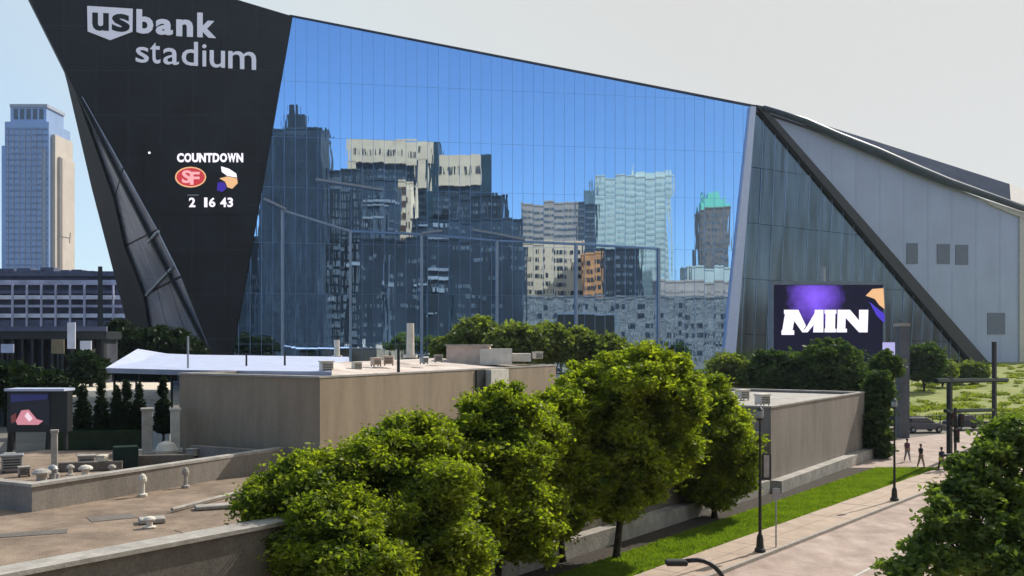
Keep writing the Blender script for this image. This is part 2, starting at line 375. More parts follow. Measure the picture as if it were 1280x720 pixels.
cw = (smax - smin) / NC
cells = []
for i in range(NC):
    for j in range(NR):
        c = [(smin + i * cw, zs[j]), (smin + (i + 1) * cw, zs[j]), (smin + (i + 1) * cw, zs[j + 1]), (smin + i * cw, zs[j + 1])]
        c = clip_convex(c, poly)
        if len(c) >= 3 and area(c) > .15: cells.append(c)
cells.sort(key=area, reverse=True)
rest = MB()
for idx, c in enumerate(cells):
    cx = sum(p[0] for p in c) / len(c); cz = sum(p[1] for p in c) / len(c)
    ta, tb = random.gauss(0, .0015), random.gauss(0, .0010)
    front = []
    for s, z in c:
        dx, dz = s - cx, z - cz; L_ = math.hypot(dx, dz) or 1
        s2, z2 = s - .02 * (1 if dx > 0 else -1), z - .02 * (1 if dz > 0 else -1)
        front.append(f3(s2, z2, ta * dx + tb * dz))
    if idx < 300: MB().slab(front, -FAC.n * .12).build('glass_pane', gm, st)
    else: rest.slab(front, -FAC.n * .12)
if rest.v: tag(rest.build('small_glass_panes', gm, st), kind='stuff')
for i in range(1, NC):                                    # vertical mullions, one part each
    s = smin + i * cw; c = clip_convex([(s - .045, 0), (s + .045, 0), (s + .045, 80), (s - .045, 80)], poly)
    if len(c) < 3: continue
    z0, z1 = min(p[1] for p in c), max(p[1] for p in c)
    MB().hexa([f3(s - .03, z0, -.1), f3(s + .03, z0, -.1), f3(s + .03, z0, .05), f3(s - .03, z0, .05)], [f3(s - .03, z1, -.1), f3(s + .03, z1, -.1), f3(s + .03, z1, .05), f3(s - .03, z1, .05)]).build('mullion', M_mull, st)
for z in zs[1:-1]:
    c = clip_convex([(smin - 1, z - .05), (smax + 1, z - .05), (smax + 1, z + .05), (smin - 1, z + .05)], poly)
    s0, s1 = min(p[0] for p in c), max(p[0] for p in c)
    MB().hexa([f3(s0, z - .02, -.1), f3(s1, z - .02, -.1), f3(s1, z - .02, .03), f3(s0, z - .02, .03)], [f3(s0, z + .02, -.1), f3(s1, z + .02, -.1), f3(s1, z + .02, .03), f3(s0, z + .02, .03)]).build('transom', M_mull, st)
# five giant pivoting doors
jx = [353, 438, 527, 621, 720, 823]; jt = [262, 288, 292, 300, 304, 310]
def bar(p, q, wd, dp, off0=.16):
    d = (q - p).normalized(); sd_ = d.cross(FAC.n).normalized() * wd / 2; o = FAC.n * off0; o2 = FAC.n * (off0 + dp)
    return MB().hexa([p - sd_ + o, p + sd_ + o, p + sd_ + o2, p - sd_ + o2], [q - sd_ + o, q + sd_ + o, q + sd_ + o2, q - sd_ + o2])
for i, (x, t) in enumerate(zip(jx, jt)):
    bar(FAC(x, 486), FAC(x, t), .5, .5).build('door_jamb', M_jamb, st)
for i in range(5):
    p, q = FAC(jx[i], jt[i] + 1), FAC(jx[i + 1], jt[i + 1] + 1); d = (q - p).normalized() * .3
    bar(p + d, q - d, .38, .4, .18).build('door_head', M_jamb if i in (0,) else M_mull, st)
for a_, b_ in (((330, 249), (358, 262)), ((395, 225), (478, 238)), ((527, 292), (552, 289)), ((590, 288), (615, 292)), ((615, 292), (655, 300))):
    bar(FAC(*a_), FAC(*b_), .45, .5, .75).build('canopy_lip', M_steel, st)
# white fin on the right edge of the facade
MB().slab([FAC(936.5, 134, .9), FAC(943, 134.5, .9), FAC(914, 487, .9), FAC(899, 487, .9)], -FAC.n * 1.6).build('corner_fin', M_white, st)
# roof edge trim along the facade top
MB().slab([FAC(362, 18.6, .3), FAC(944, 131.8, .3), FAC(942, 133.9, .3), FAC(364, 20.8, .3)], -FAC.n * 1.4).build('roof_trim', M_roofzinc, st)
# --- right: dark glass triangle, black diagonal fin, grey metal wall
tri = [(944, 139), (1253, 487), (908, 487)]
dgm = bpy.data.materials.new('smoked_glass_mat'); dgm.use_nodes = True
b = dgm.node_tree.nodes['Principled BSDF']; b.inputs['Metallic'].default_value = 1; b.inputs['Roughness'].default_value = .10
n_ = dgm.node_tree; geo = n_.nodes.new('ShaderNodeNewGeometry'); mp = n_.nodes.new('ShaderNodeMapping'); mp.inputs['Scale'].default_value = (1.2, 1.2, .1)
no = n_.nodes.new('ShaderNodeTexNoise'); no.inputs['Scale'].default_value = .6; no.inputs['Detail'].default_value = 6
rp = n_.nodes.new('ShaderNodeValToRGB'); rp.color_ramp.elements[0].color = (.06, .075, .09, 1); rp.color_ramp.elements[1].color = (.13, .17, .22, 1)
rp.color_ramp.elements[0].position = .3; rp.color_ramp.elements[1].position = .75
n_.links.new(geo.outputs['Position'], mp.inputs[0]); n_.links.new(mp.outputs[0], no.inputs['Vector']); n_.links.new(no.outputs[0], rp.inputs[0]); n_.links.new(rp.outputs[0], b.inputs['Base Color'])
MB().slab([PL2(*p, -.8) for p in tri], -PL2.n * .5).build('side_glass_backing', M_blackfin, st)
e1 = PL2(1253, 487) - PL2(908, 487); e1 = (e1 - PL2.n * e1.dot(PL2.n)).normalized(); e2 = e1.cross(PL2.n).normalized()
if e2.z < 0: e2 = -e2
o2 = PL2(944, 139)
g2_ = lambda p: ((p - o2).dot(e1), (p - o2).dot(e2)); g3_ = lambda s, z, off=0: o2 + e1 * s + e2 * z + PL2.n * off
tp = [g2_(PL2(*p)) for p in tri]; s0, s1 = min(p[0] for p in tp), max(p[0] for p in tp); z0 = min(p[1] for p in tp)
NC2 = 26; cw2 = (s1 - s0) / NC2
for i in range(NC2):
    for j in range(5):
        za, zb = z0 * (1 - j / 5), z0 * (1 - (j + 1) / 5)
        c = clip_convex([(s0 + i * cw2 + .05, za + .05), (s0 + (i + 1) * cw2 - .05, za + .05), (s0 + (i + 1) * cw2 - .05, zb - .05), (s0 + i * cw2 + .05, zb - .05)], tp)
        if len(c) < 3 or area(c) < .2: continue
        ta, tb = random.gauss(0, .004), random.gauss(0, .004)
        MB().slab([g3_(s, z, ta * (s - c[0][0]) + tb * (z - c[0][1])) for s, z in c], -PL2.n * .12).build('smoked_pane', dgm, st)
    if i:
        s = s0 + i * cw2; c = clip_convex([(s - .05, z0), (s + .05, z0), (s + .05, 1), (s - .05, 1)], tp)
        if len(c) >= 3:
            a_, b_ = min(p[1] for p in c), max(p[1] for p in c)
            MB().hexa([g3_(s - .04, a_, -.1), g3_(s + .04, a_, -.1), g3_(s + .04, a_, .06), g3_(s - .04, a_, .06)], [g3_(s - .04, b_, -.1), g3_(s + .04, b_, -.1), g3_(s + .04, b_, .06), g3_(s - .04, b_, .06)]).build('mullion', M_mull, st)
MB().slab([PL2(941, 132, 1.0), PL2(951, 134, 1.0), PL2(1262, 487, 1.0), PL2(1240, 487, 1.0)], -PL2.n * 1.9).build('diagonal_fin', M_blackfin, st)
wall = [(948, 136), (1040, 172), (1102, 197), (1180, 230), (1228, 248), (1273, 266), (1273, 487), (1256, 487)]
MB().slab([PL2(*p) for p in wall], -PL2.n * 1.5).build('metal_wall', M_zinc, st)
sm = MB()                                                 # standing seams of the metal wall
for k in range(9):
    px = 1010 + k * 30; top = np.interp(px, [p[0] for p in wall[:6]], [p[1] for p in wall[:6]]) + 3; bot = min(486, 136 + (px - 948) * 1.14 - 6)
    a_, b_ = PL2(px, bot, .02), PL2(px, top, .02); d = e1 * .03
    sm.hexa([a_ - d - PL2.n * .05, a_ + d - PL2.n * .05, a_ + d + PL2.n * .03, a_ - d + PL2.n * .03], [b_ - d - PL2.n * .05, b_ + d - PL2.n * .05, b_ + d + PL2.n * .03, b_ - d + PL2.n * .03])
tag(sm.build('wall_seams', M_zinc, st), kind='stuff')
for q in [(1133, 304, 1147, 330), (1171, 305, 1187, 330), (1194, 306, 1210, 331), (1234, 391, 1256, 418)]:
    MB().slab([PL2(q[0], q[1], .12), PL2(q[2], q[1], .12), PL2(q[2], q[3], .12), PL2(q[0], q[3], .12)], -PL2.n * .3).build('louvre', mat('louvre_mat', (.15, .17, .22), .6, var=.2, scale=2), st)
# cream strip with the end wall's sunlight put into its colour; end wall
MB().slab([PL2(1273, 270, .4), PL2(1281, 274, .4), PL2(1281, 487, .4), PL2(1273, 487, .4)], -PL2.n * 1.2).build('sunlit_wall_strip', M_cream_edge, st)
c1, c2 = PL2(1281, 274, .2), PL2(1281, 487, .2)
MB().slab([c1, c2, c2 + Vector((30, 90, 0)), c1 + Vector((30, 90, -12))], (.6, -.2, 0)).build('end_wall', M_zinc, st)
MB().slab([PL2(1222, 247.5, .6), PL2(1284, 268, .6), PL2(1284, 276, .6), PL2(1240, 258, .6)], -PL2.n * .9).build('soffit_trim', M_cream_edge, st)
# gutter line
gl = [(950, 136), (1000, 152), (1040, 170), (1090, 190), (1140, 212), (1180, 228), (1215, 240), (1250, 252), (1300, 270)]; gw = [.55, .8, .95, 1.1, 1.15, 1.05, .95, .85, .8]
MB().tube([PL2(*p, 1.2) for p in gl], gw, 8).build('gutter', M_gutter, st, smooth=True)
# upper roof strip on the right
up = [(942, 131.5), (1032, 157), (1090, 175), (1140, 191), (1215, 215), (1262, 230)]
rfv = [PL2(*g, .4) for g in gl[:8]]; upv = [PL2(p[0], p[1], 0) + Vector((0, 14, 0)) for p in up]
upv = []
for p in up:
    b0 = PL2(*p); upv.append(P(p[0], p[1], b0.y + 9))
loop = [P(942, 131.5, 207)] + upv[1:] + rfv[::-1]
for p in range(len(up) - 1):
    ga = np.array(gl, float)
    lo = lambda x: PL2(x, float(np.interp(x, ga[:, 0], ga[:, 1])), .4)
    MB().slab([upv[p], upv[p + 1], lo(up[p + 1][0]), lo(up[p][0])], (0, .5, -.5)).build('roof_panel', M_roofzinc, st)
MB().slab([upv[-1], P(1310, 248, upv[-1].y + 6), PL2(1310, 273, .4), PL2(1262, 256.5, .4)], (0, .5, -.5)).build('roof_panel', M_cream_edge, st)
# main roof, dropping to the back, and back walls so the mass is closed
rf = [tip, PROW(365, 19), Bt, Vector((150, 262, 38)), Vector((140, 360, 25)), Vector((-90, 360, 30)), SIDE(115, 237, -1) + Vector((0, 30, 0))]
rm = MB(); cen = Vector((20, 290, 42))
rv = [Vector(p) - Vector((0, 0, .6)) for p in rf]
rm.add(rv + [cen], [(i, (i + 1) % len(rv), len(rv)) for i in range(len(rv))]).build('main_roof', M_roofzinc, st)
bw = MB()
for a_, b_ in ((rv[3], rv[4]), (rv[4], rv[5]), (rv[5], rv[6])):
    bw.add([a_, b_, (b_.x, b_.y, 0), (a_.x, a_.y, 0)], [(0, 1, 2, 3)])
bw.build('rear_wall', M_zinc, st, fix=False)

# --- lettering on the prow
def glyph(ch, off=0.0, res=3):
    cu = bpy.data.curves.new('letter', 'FONT'); cu.body = ch; cu.offset = off; cu.resolution_u = res
    o = bpy.data.objects.new('letter', cu); me = bpy.data.meshes.new_from_object(o)
    vs = [v.co.copy() for v in me.vertices]; fs = [tuple(p.vertices) for p in me.polygons]
    bpy.data.objects.remove(o); bpy.data.curves.remove(cu); bpy.data.meshes.remove(me)
    return vs, fs
def letter(ch, rect, plane, m, parent, off=0.0, depth=.35, proud=.1, slope=0.0, name='letter', ital=0.0):
    vs, fs = glyph(ch, off); xs = [v.x for v in vs]; ys = [v.y for v in vs]; x0, x1, y0, y1 = min(xs), max(xs), min(ys), max(ys)
    mb = MB(); n = len(vs); P0 = []; P1 = []
    for v in vs:
        u = (v.x - x0) / (x1 - x0 or 1); t = (v.y - y0) / (y1 - y0 or 1)
        px = rect[0] + (rect[2] - rect[0]) * u + ital * (t - .5); py = rect[3] + (rect[1] - rect[3]) * t + slope * (px - rect[0])
        P0.append(plane(px, py, proud)); P1.append(plane(px, py, proud + depth))
    ed = {}
    for f in fs:
        for i in range(len(f)):
            e_ = (f[i], f[(i + 1) % len(f)]); ed[e_] = 1
    side = [(a, b, b + n, a + n) for (a, b) in ed if (b, a) not in ed]
    mb.add(P0 + P1, [tuple(i + n for i in f) for f in fs] + [tuple(reversed(f)) for f in fs] + side)
    return mb.build(name, m, parent)
M_sign = emat('sign_white_mat', srgb(205, 208, 225), .33); MS = MATS.setdefault('sgn', M_sign)
M_sign.node_tree.nodes['Principled BSDF'].inputs['Base Color'].default_value = (.5, .5, .57, 1)
word = bpy.data.objects.new('wordmark', None); COL.objects.link(word); word.parent = st; word.location = PROW(210, 50) - base
sh = [(108.8, 8), (165.6, 11.5), (165.2, 40), (137.5, 50.5), (109.4, 39.5)]
MB().slab([PROW(*p, .1) for p in sh], PROW.n * .3).build('shield', M_sign, word)
z_ = 3.2
for ch, r in (('u', (368, 52, 434, 124)), ('s', (446, 56, 518, 128))):
    letter(ch, [v / z_ for v in r], PROW, M_black, word, off=.03, proud=.4, depth=.08, slope=.05)
for ch, r in (('b', (545, 38, 612, 134)), ('a', (622, 76, 690, 139)), ('n', (704, 78, 770, 145)), ('k', (788, 52, 862, 149))):
    letter(ch, [v / z_ for v in r], PROW, M_sign, word, off=.035, slope=.06)
for ch, r in (('s', (542, 188, 594, 250)), ('t', (600, 170, 640, 254)), ('a', (652, 192, 714, 258)), ('d', (726, 166, 790, 261)), ('i', (808, 178, 824, 266)), ('u', (838, 202, 898, 270)), ('m', (912, 204, 1022, 274))):
    letter(ch, [v / z_ for v in r], PROW, M_sign, word, off=.004, slope=.06)
# --- video board on the prow
vb = bpy.data.objects.new('video_board', None); COL.objects.link(vb); vb.parent = st; vb.location = PROW(260, 225) - base
M_led = emat('led_white_mat', srgb(245, 240, 255), 1.1); M_red = emat('led_red_mat', srgb(190, 50, 60), 1.0); M_pk = emat('led_pink_mat', srgb(245, 170, 175), 1.0)
M_gold = emat('led_gold_mat', srgb(230, 180, 130), 1.0); M_pur = emat('led_purple_mat', srgb(60, 35, 160), .9); M_scr = emat('led_dark_mat', srgb(10, 12, 18), .12)
MB().slab([PROW(180, 183, .02), PROW(309, 183, .02), PROW(309, 268, .02), PROW(180, 268, .02)], PROW.n * .1).build('screen', M_black, vb)
x = 221.0
for ch, wd in zip('COUNTDOWN', (9, 9.6, 9, 9, 8, 9, 9.6, 11, 9)):
    letter(ch, (x, 191.5, x + wd - .5, 203), PROW, M_led, vb, off=.05, depth=.05, proud=.14); x += wd
def disc(cx, cy, rx, ry, pr, m, name, n=20, a0=0, a1=6.2832, plane=PROW, parent=None):
    pts = [plane(cx + rx * math.cos(a0 + (a1 - a0) * i / n), cy + ry * math.sin(a0 + (a1 - a0) * i / n), pr) for i in range(n)]
    return MB().slab(pts, plane.n * .05).build(name, m, parent or vb)
disc(238, 221.5, 19.5, 13, .13, M_gold, 'logo_rim'); disc(238, 221.5, 17.8, 11.4, .19, M_red, 'logo_oval')
letter('S', (227, 213, 239, 229), PROW, M_pk, vb, off=.03, depth=.05, proud=.25, name='logo_letter'); letter('F', (237, 215, 249, 231), PROW, M_pk, vb, off=.03, depth=.05, proud=.31, name='logo_letter')
MB().slab([PROW(*p, .13) for p in [(276, 208), (286, 211), (295, 217), (296, 222), (284, 220), (277, 215)]], PROW.n * .05).build('logo_crest', M_led, vb)
MB().slab([PROW(*p, .13) for p in [(274, 223), (284, 220.6), (296, 223), (297, 229), (290, 236), (284, 234), (281, 227)]], PROW.n * .05).build('logo_braid', M_gold, vb)
MB().slab([PROW(*p, .13) for p in [(272, 228), (280, 228), (283, 235), (278, 240), (271, 238)]], PROW.n * .05).build('logo_purple', M_pur, vb)  # purple shape of the abstract emblem
MB().slab([PROW(*p, .13) for p in [(234, 243.2), (248, 243.2), (248, 244.6), (234, 244.6)]], PROW.n * .04).build('digit_bar', M_steel, vb)
for ch, r in (('2', (236, 247, 244, 259)), ('1', (255, 247, 259, 259)), ('6', (261, 247, 269, 259)), ('4', (275, 247, 283, 259)), ('3', (284, 247, 291, 259))):
    letter(ch, r, PROW, M_led, vb, off=.03, depth=.05, proud=.14, name='digit')
disc(186.5, 191, 1.6, 1.6, .13, M_led, 'spot', 10)

# ================================================================ CITY BEHIND THE CAMERA, SEEN IN THE GLASS
M_cream = mat('cream_stone_mat', (.9, .66, .44), .85, var=.12, scale=.2)
M_slate = mat('slate_mat', (.05, .072, .10), .55, 0, var=.5, scale=.08, spec=.3, stretch=(1, 1, .3))
M_slate2 = mat('slate_dark_mat', (.032, .045, .062), .6, 0, var=.5, scale=.1, spec=.3, stretch=(1, 1, .3))
M_teal = mat('teal_glass_mat', (.03, .06, .08), .6, 0, var=.5, scale=.1, spec=.3)
M_mint = mat('mint_white_mat', (.66, .70, .62), .7, var=.12, scale=.15)
M_brownt = mat('brown_tower_mat', (.22, .18, .16), .8, var=.3, scale=.2)
M_greenr = mat('copper_green_mat', (.14, .48, .34), .7, var=.15)
M_orange = mat('orange_brick_mat', (.75, .32, .12), .8, var=.3, scale=.3)
M_rose = mat('rose_stone_mat', (.5, .40, .34), .8, var=.2, scale=.1)
M_win = mat('far_window_mat', (.03, .04, .06), .4, 0, var=.4, scale=.3, spec=.4)
M_winl = mat('far_window_pale_mat', (.14, .165, .19), .4, 0, var=.4, scale=.3, spec=.4)
def vbox(mb, px0, px1, yt, Yv, dep, yb=None):
    a, b_ = P(px0, yt, Yv), P(px1, yt, Yv); zb = 0 if yb is None else P(px0, yb, Yv).z
    mb.hexa([(a.x, Yv, zb), (b_.x, Yv, zb), (b_.x, Yv + dep, zb), (a.x, Yv + dep, zb)], [(a.x, Yv, a.z), (b_.x, Yv, a.z), (b_.x, Yv + dep, a.z), (a.x, Yv + dep, a.z)]); return a.x, b_.x, zb, a.z
def vwin(mb, X0, X1, z0, z1, Yv, sx=3.2, sz=3.6, fx=.55, fz=.5, side=None, skip=.0):
    nx_ = max(1, int((X1 - X0) / sx)); nz_ = max(1, int((z1 - z0 - 2) / sz)); dx = (X1 - X0) / nx_
    for i in range(nx_):
        for j in range(nz_):
            if random.random() < skip: continue
            cx = X0 + (i + .5) * dx; cz = z1 - 2 - (j + .5) * sz
            mb.box((cx, Yv - .05, cz), (dx * fx, .3, sz * fz))
def city(name, label, cat, px0, px1, yt, Yv, dep, m, wm=None, sx=3.2, sz=3.6, fx=.55, fz=.5, extra=None, skip=0):
    root = thing(name, label, cat, MIR(Vector(((px0 + px1 - 1280) / 2 / F * Yv, Yv, 0))), 'city blocks mirrored in the glass facade')
    mb = MB(); X0, X1, zb, zt = vbox(mb, px0, px1, yt, Yv, dep); mb.build('wall', m, root, fn=MIR)
    mb = MB(); mb.box(((X0 + X1) / 2, Yv + dep / 2, zt + .4), (X1 - X0 + .6, dep + .6, .8)); mb.build('roof', m, root, fn=MIR)
    if wm:
        mb = MB(); vwin(mb, X0, X1, max(0, zt - 110), zt, Yv, sx, sz, fx, fz, skip=skip); tag(mb.build('window_grid', wm, root, fn=MIR), kind='stuff')
    if extra: extra(root, X0, X1, zt, Yv, dep)
    return root
def knob(root, X0, X1, zt, Yv, dep):
    MB().box((X0 + (X1 - X0) * .55, Yv + 6, zt + 4), (8, 6, 7)).build('roof_plant', M_slate2, root, fn=MIR)
    MB().box((X0 + (X1 - X0) * .5, Yv + 5, zt + 9), (3, 3, 6)).build('roof_plant', M_slate2, root, fn=MIR)
city('office_tower', 'tall dark slate tower with rooftop plant mirrored beside the black prow', 'building', 325, 404, 162, 440, 30, M_slate, M_win, 2.4, 3.6, .5, .9, knob)
city('office_block', 'dark stepped block mirrored just right of the tallest slate tower', 'building', 396, 450, 214, 452, 30, M_slate2, M_winl, 3, 4, .4, .7)
def ctop(root, X0, X1, zt, Yv, dep):                      # cream frame round a dark recess
    wd = X1 - X0
    MB().box((X0 + wd * .46, Yv - 1, zt - 5), (wd * .92, 2, 12)).build('cornice', M_cream, root, fn=MIR)
    for q in (.03, .83): MB().box((X0 + wd * q, Yv - 1, zt - 18), (wd * .09, 2, 15)).build('pier', M_cream, root, fn=MIR)
    for k in range(9): MB().box((X0 + wd * (.08 + k * .09), Yv - 2.1, zt - 5.5), (1.5, .4, 3)).build('window', M_win, root, fn=MIR)
    MB().box((X0 + wd * .93, Yv - .5, zt - 40), (wd * .14, 1.2, 82)).build('side_wall', M_teal, root, fn=MIR)
city('cream_tower', 'broad cream topped tower with dark glass recess mirrored in the facade', 'building', 435, 546, 178, 500, 34, M_slate, M_winl, 3, 3.6, .6, .4, ctop)
def ledges(root, X0, X1, zt, Yv, dep):
    q = random.Random(int(X0 * 10))
    for k in range(14):
        wd = q.uniform(3, 14); cx = q.uniform(X0 + wd / 2, X1 - wd / 2) if X1 - X0 > wd else (X0 + X1) / 2
        MB().box((cx, Yv - .4, zt - q.uniform(1, 60)), (wd, .8, q.uniform(.6, 2.2))).build('ledge', M_ledge, root, fn=MIR)
    for k in range(9):
        MB().box((q.uniform(X0 + 1, X1 - 1), Yv - .3, zt - 32), (q.uniform(.6, 1.8), .5, q.uniform(30, 60))).build('pilaster', M_teal if k % 2 else M_ledge2, root, fn=MIR)
M_ledge = mat('pale_ledge_mat', (.35, .38, .42), .8, var=.4, scale=.2); M_ledge2 = mat('blue_grey_pilaster_mat', (.12, .15, .19), .8, var=.3, scale=.2)
def cstrip(root, X0, X1, zt, Yv, dep):
    for k in range(7): MB().box(((X0 + X1) / 2, Yv - .2, zt - 4 - k * 6), ((X1 - X0) * (.55 if k % 2 else .35), .6, 2.6)).build('window', mat('rust_window_mat', (.12, .06, .04), .6), root, fn=MIR)
city('slender_building', 'narrow cream building with rust windows mirrored below the broad cream tower', 'building', 494, 515, 226, 470, 14, M_cream, None, extra=cstrip)
city('office_block', 'dark middle block mirrored in front of the cream topped towers', 'building', 404, 496, 226, 462, 24, M_slate, M_winl, 3.4, 3.8, .5, .3, skip=.35, extra=ledges)
def dtop(root, X0, X1, zt, Yv, dep):
    wd = X1 - X0
    MB().box((X0 + wd * .38, Yv - 1, zt - 7), (wd * .76, 2, 16)).build('cornice', M_cream, root, fn=MIR)
    for k in range(5): MB().box((X0 + wd * (.08 + k * .15), Yv - 2.1, zt - 7), (1.6, .4, 4)).build('window', M_win, root, fn=MIR)
    MB().box((X0 + wd * .88, Yv - .5, zt - 40), (wd * .24, 1.2, 82)).build('side_wall', M_teal, root, fn=MIR)
city('cream_tower', 'smaller cream topped tower mirrored right of the broad cream tower', 'building', 545, 617, 197, 505, 30, M_slate, M_winl, 3, 3.6, .6, .4, dtop)
city('office_block', 'dark sloping shouldered block mirrored right of the smaller cream tower', 'building', 560, 637, 247, 480, 26, M_slate2, M_winl, 3, 3.8, .5, .4, skip=.3, extra=ledges)
city('office_block', 'low dark block mirrored left of the grey cream offices', 'building', 515, 655, 276, 470, 20, M_slate, M_winl, 3, 3.8, .5, .35, skip=.4, extra=ledges)
city('city_block', 'long dark podium mirrored behind the giant pivot doors', 'building', 290, 655, 300, 452, 8, M_slate2, M_winl, 4, 4.5, .4, .4, skip=.6, extra=ledges)
city('grey_offices', 'pale grey cream office block mirrored in the middle of the facade', 'building', 653, 722, 255, 540, 26, M_rose, M_winl, 4, 3.6, .8, .35)
city('city_block', 'lower cream block mirrored under the pale grey offices', 'building', 657, 728, 304, 470, 20, M_cream, M_win, 3.5, 4, .55, .5, skip=.25)
city('office_block', 'narrow dark glass block mirrored left of the mint tower', 'building', 722, 750, 255, 560, 20, M_slate, M_winl, 3, 3.6, .8, .35)
def mtop(root, X0, X1, zt, Yv, dep):
    MB().box((X0 + (X1 - X0) * .75, Yv + 8, zt + 1.5), ((X1 - X0) * .45, 12, 5)).build('roof_plant', M_mint, root, fn=MIR)
    MB().tube([(X0 + (X1 - X0) * .55, Yv + 6, zt), (X0 + (X1 - X0) * .55, Yv + 6, zt + 9)], .4, 5).build('mast', M_mint, root, fn=MIR)
city('mint_tower', 'wide pale mint office tower mirrored in the right half of the facade', 'building', 746, 838, 222, 600, 30, M_mint, mat('mint_window_mat', (.48, .58, .55), .5, var=.2), 4, 3.8, .7, .4, mtop)
city('mint_tower', 'narrow pale mint annex mirrored left of the wide mint tower', 'building', 733, 748, 240, 620, 20, M_mint)
city('brick_block', 'small orange brick block mirrored above the third pivot door', 'building', 728, 753, 318, 455, 14, M_orange, M_win, 3, 4, .5, .5)
city('office_block', 'low dark block mirrored under the mint tower', 'building', 753, 800, 312, 460, 14, M_slate2, M_winl, 3, 4, .5, .4, skip=.4)
def gtop(root, X0, X1, zt, Yv, dep):
    a = [(X0, Yv, zt), (X1, Yv, zt), (X1, Yv + dep, zt), (X0, Yv + dep, zt)]; cx, cy = (X0 + X1) / 2, Yv + dep / 2
    MB().hexa(a, [(cx - 3, cy - 3, zt + 12), (cx + 3, cy - 3, zt + 12), (cx + 3, cy + 3, zt + 12), (cx - 3, cy + 3, zt + 12)]).build('green_roof', M_greenr, root, fn=MIR)
city('green_roof_tower', 'grey brown tower with green roof mirrored near the white corner fin', 'building', 876, 911, 262, 560, 22, M_brownt, M_winl, 3.5, 4, .5, .4, gtop)
city('low_hall', 'long low rose coloured hall mirrored beside the white corner fin', 'building', 826, 960, 352, 430, 20, M_rose, M_rose, 5, 4, .8, .3)
city('low_hall', 'pale green low roof mirrored under the green roofed tower', 'building', 862, 918, 334, 500, 20, M_mint)
city('city_block', 'speckled grey low block mirrored behind the bushes', 'building', 655, 960, 372, 418, 10, mat('speckle_mat', (.02, .03, .04), .8, scale=.9, col2=(.42, .41, .40), detail=12), M_win, 4, 4, .5, .5, skip=.5)

# ================================================================ LED SCREEN IN FRONT OF THE STADIUM
SY = 132.0
SCR = Plane(P(965, 353, SY), P(1105, 353, SY + 3), P(965, 450, SY))
sb = thing('video_screen', 'large outdoor video screen showing the letters MIN in white on purple', 'screen', P(1035, 430, SY + 1.5) * 1.0)
sb.location.z = 0
MB().slab([SCR(965, 353), SCR(1105, 353), SCR(1105, 455), SCR(965, 455)], -SCR.n * 1.0).build('cabinet', M_dsteel, sb)
MB().slab([SCR(964, 351.5, .15), SCR(1106, 352, .15), SCR(1106, 356, .15), SCR(964, 356, .15)], -SCR.n * 1.3).build('top_frame', mat('screen_frame_mat', (.2, .24, .29), .5), sb)
MB().slab([SCR(964, 356, .15), SCR(966.5, 356, .15), SCR(966.5, 455, .15), SCR(964, 455, .15)], -SCR.n * 1.2).build('side_frame', MATS['screen_frame_mat'], sb)
MB().slab([SCR(1103.5, 356, .15), SCR(1106, 356, .15), SCR(1106, 455, .15), SCR(1103.5, 455, .15)], -SCR.n * 1.2).build('side_frame', MATS['screen_frame_mat'], sb)
# display with a purple glow shown on its picture
dm = bpy.data.materials.new('display_mat'); dm.use_nodes = True; n_ = dm.node_tree; b = n_.nodes['Principled BSDF']; b.inputs['Base Color'].default_value = (.005, .005, .01, 1); b.inputs['Roughness'].default_value = .9; b.inputs['Specular IOR Level'].default_value = .1
geo = n_.nodes.new('ShaderNodeNewGeometry'); no = n_.nodes.new('ShaderNodeTexNoise'); no.inputs['Scale'].default_value = .7; n_.links.new(geo.outputs['Position'], no.inputs['Vector'])
gcen = SCR(1019, 372); vm = n_.nodes.new('ShaderNodeVectorMath'); vm.operation = 'DISTANCE'; vm.inputs[1].default_value = gcen; n_.links.new(geo.outputs['Position'], vm.inputs[0])
ad = n_.nodes.new('ShaderNodeMath'); ad.operation = 'MULTIPLY_ADD'; ad.inputs[1].default_value = 2.4; n_.links.new(no.outputs[0], ad.inputs[0]); n_.links.new(vm.outputs['Value'], ad.inputs[2])
mr = n_.nodes.new('ShaderNodeMapRange'); mr.inputs['From Min'].default_value = 1.3; mr.inputs['From Max'].default_value = 5.6; mr.inputs['To Min'].default_value = 1; mr.inputs['To Max'].default_value = 0; n_.links.new(ad.outputs[0], mr.inputs[0])
rp = n_.nodes.new('ShaderNodeValToRGB'); rp.color_ramp.elements[0].color = (.008, .008, .022, 1); rp.color_ramp.elements[1].color = (.26, .12, 1.0, 1); n_.links.new(mr.outputs[0], rp.inputs[0]); n_.links.new(rp.outputs[0], b.inputs['Emission Color']); b.inputs['Emission Strength'].default_value = 1
MB().slab([SCR(967, 356.5, .03), SCR(1103, 356.5, .03), SCR(1103, 453, .03), SCR(967, 453, .03)], SCR.n * .03).build('display', dm, sb)
def strokes(polys, name='letter', m=M_led):
    mb = MB()
    for q in polys: mb.slab([SCR(*p, .1) for p in q], SCR.n * .06)
    return mb.build(name, m, sb)
zz = lambda pts: [(940 + x / 4.8, 330 + y / 4.8) for x, y in pts]
strokes([zz([(200, 275), (262, 275), (235, 425), (175, 425)]), zz([(262, 275), (275, 275), (320, 370), (300, 410), (250, 340)]), zz([(385, 275), (330, 370), (300, 410), (330, 410), (396, 330)]), zz([(375, 275), (425, 275), (425, 410), (365, 410)]), zz([(190, 275), (265, 275), (265, 300), (190, 300)]), zz([(175, 398), (250, 398), (250, 425), (175, 425)])])
strokes([zz([(440, 275), (497, 275), (494, 410), (437, 410)]), zz([(433, 275), (503, 275), (503, 298), (433, 298)]), zz([(433, 388), (500, 388), (500, 410), (433, 410)])])
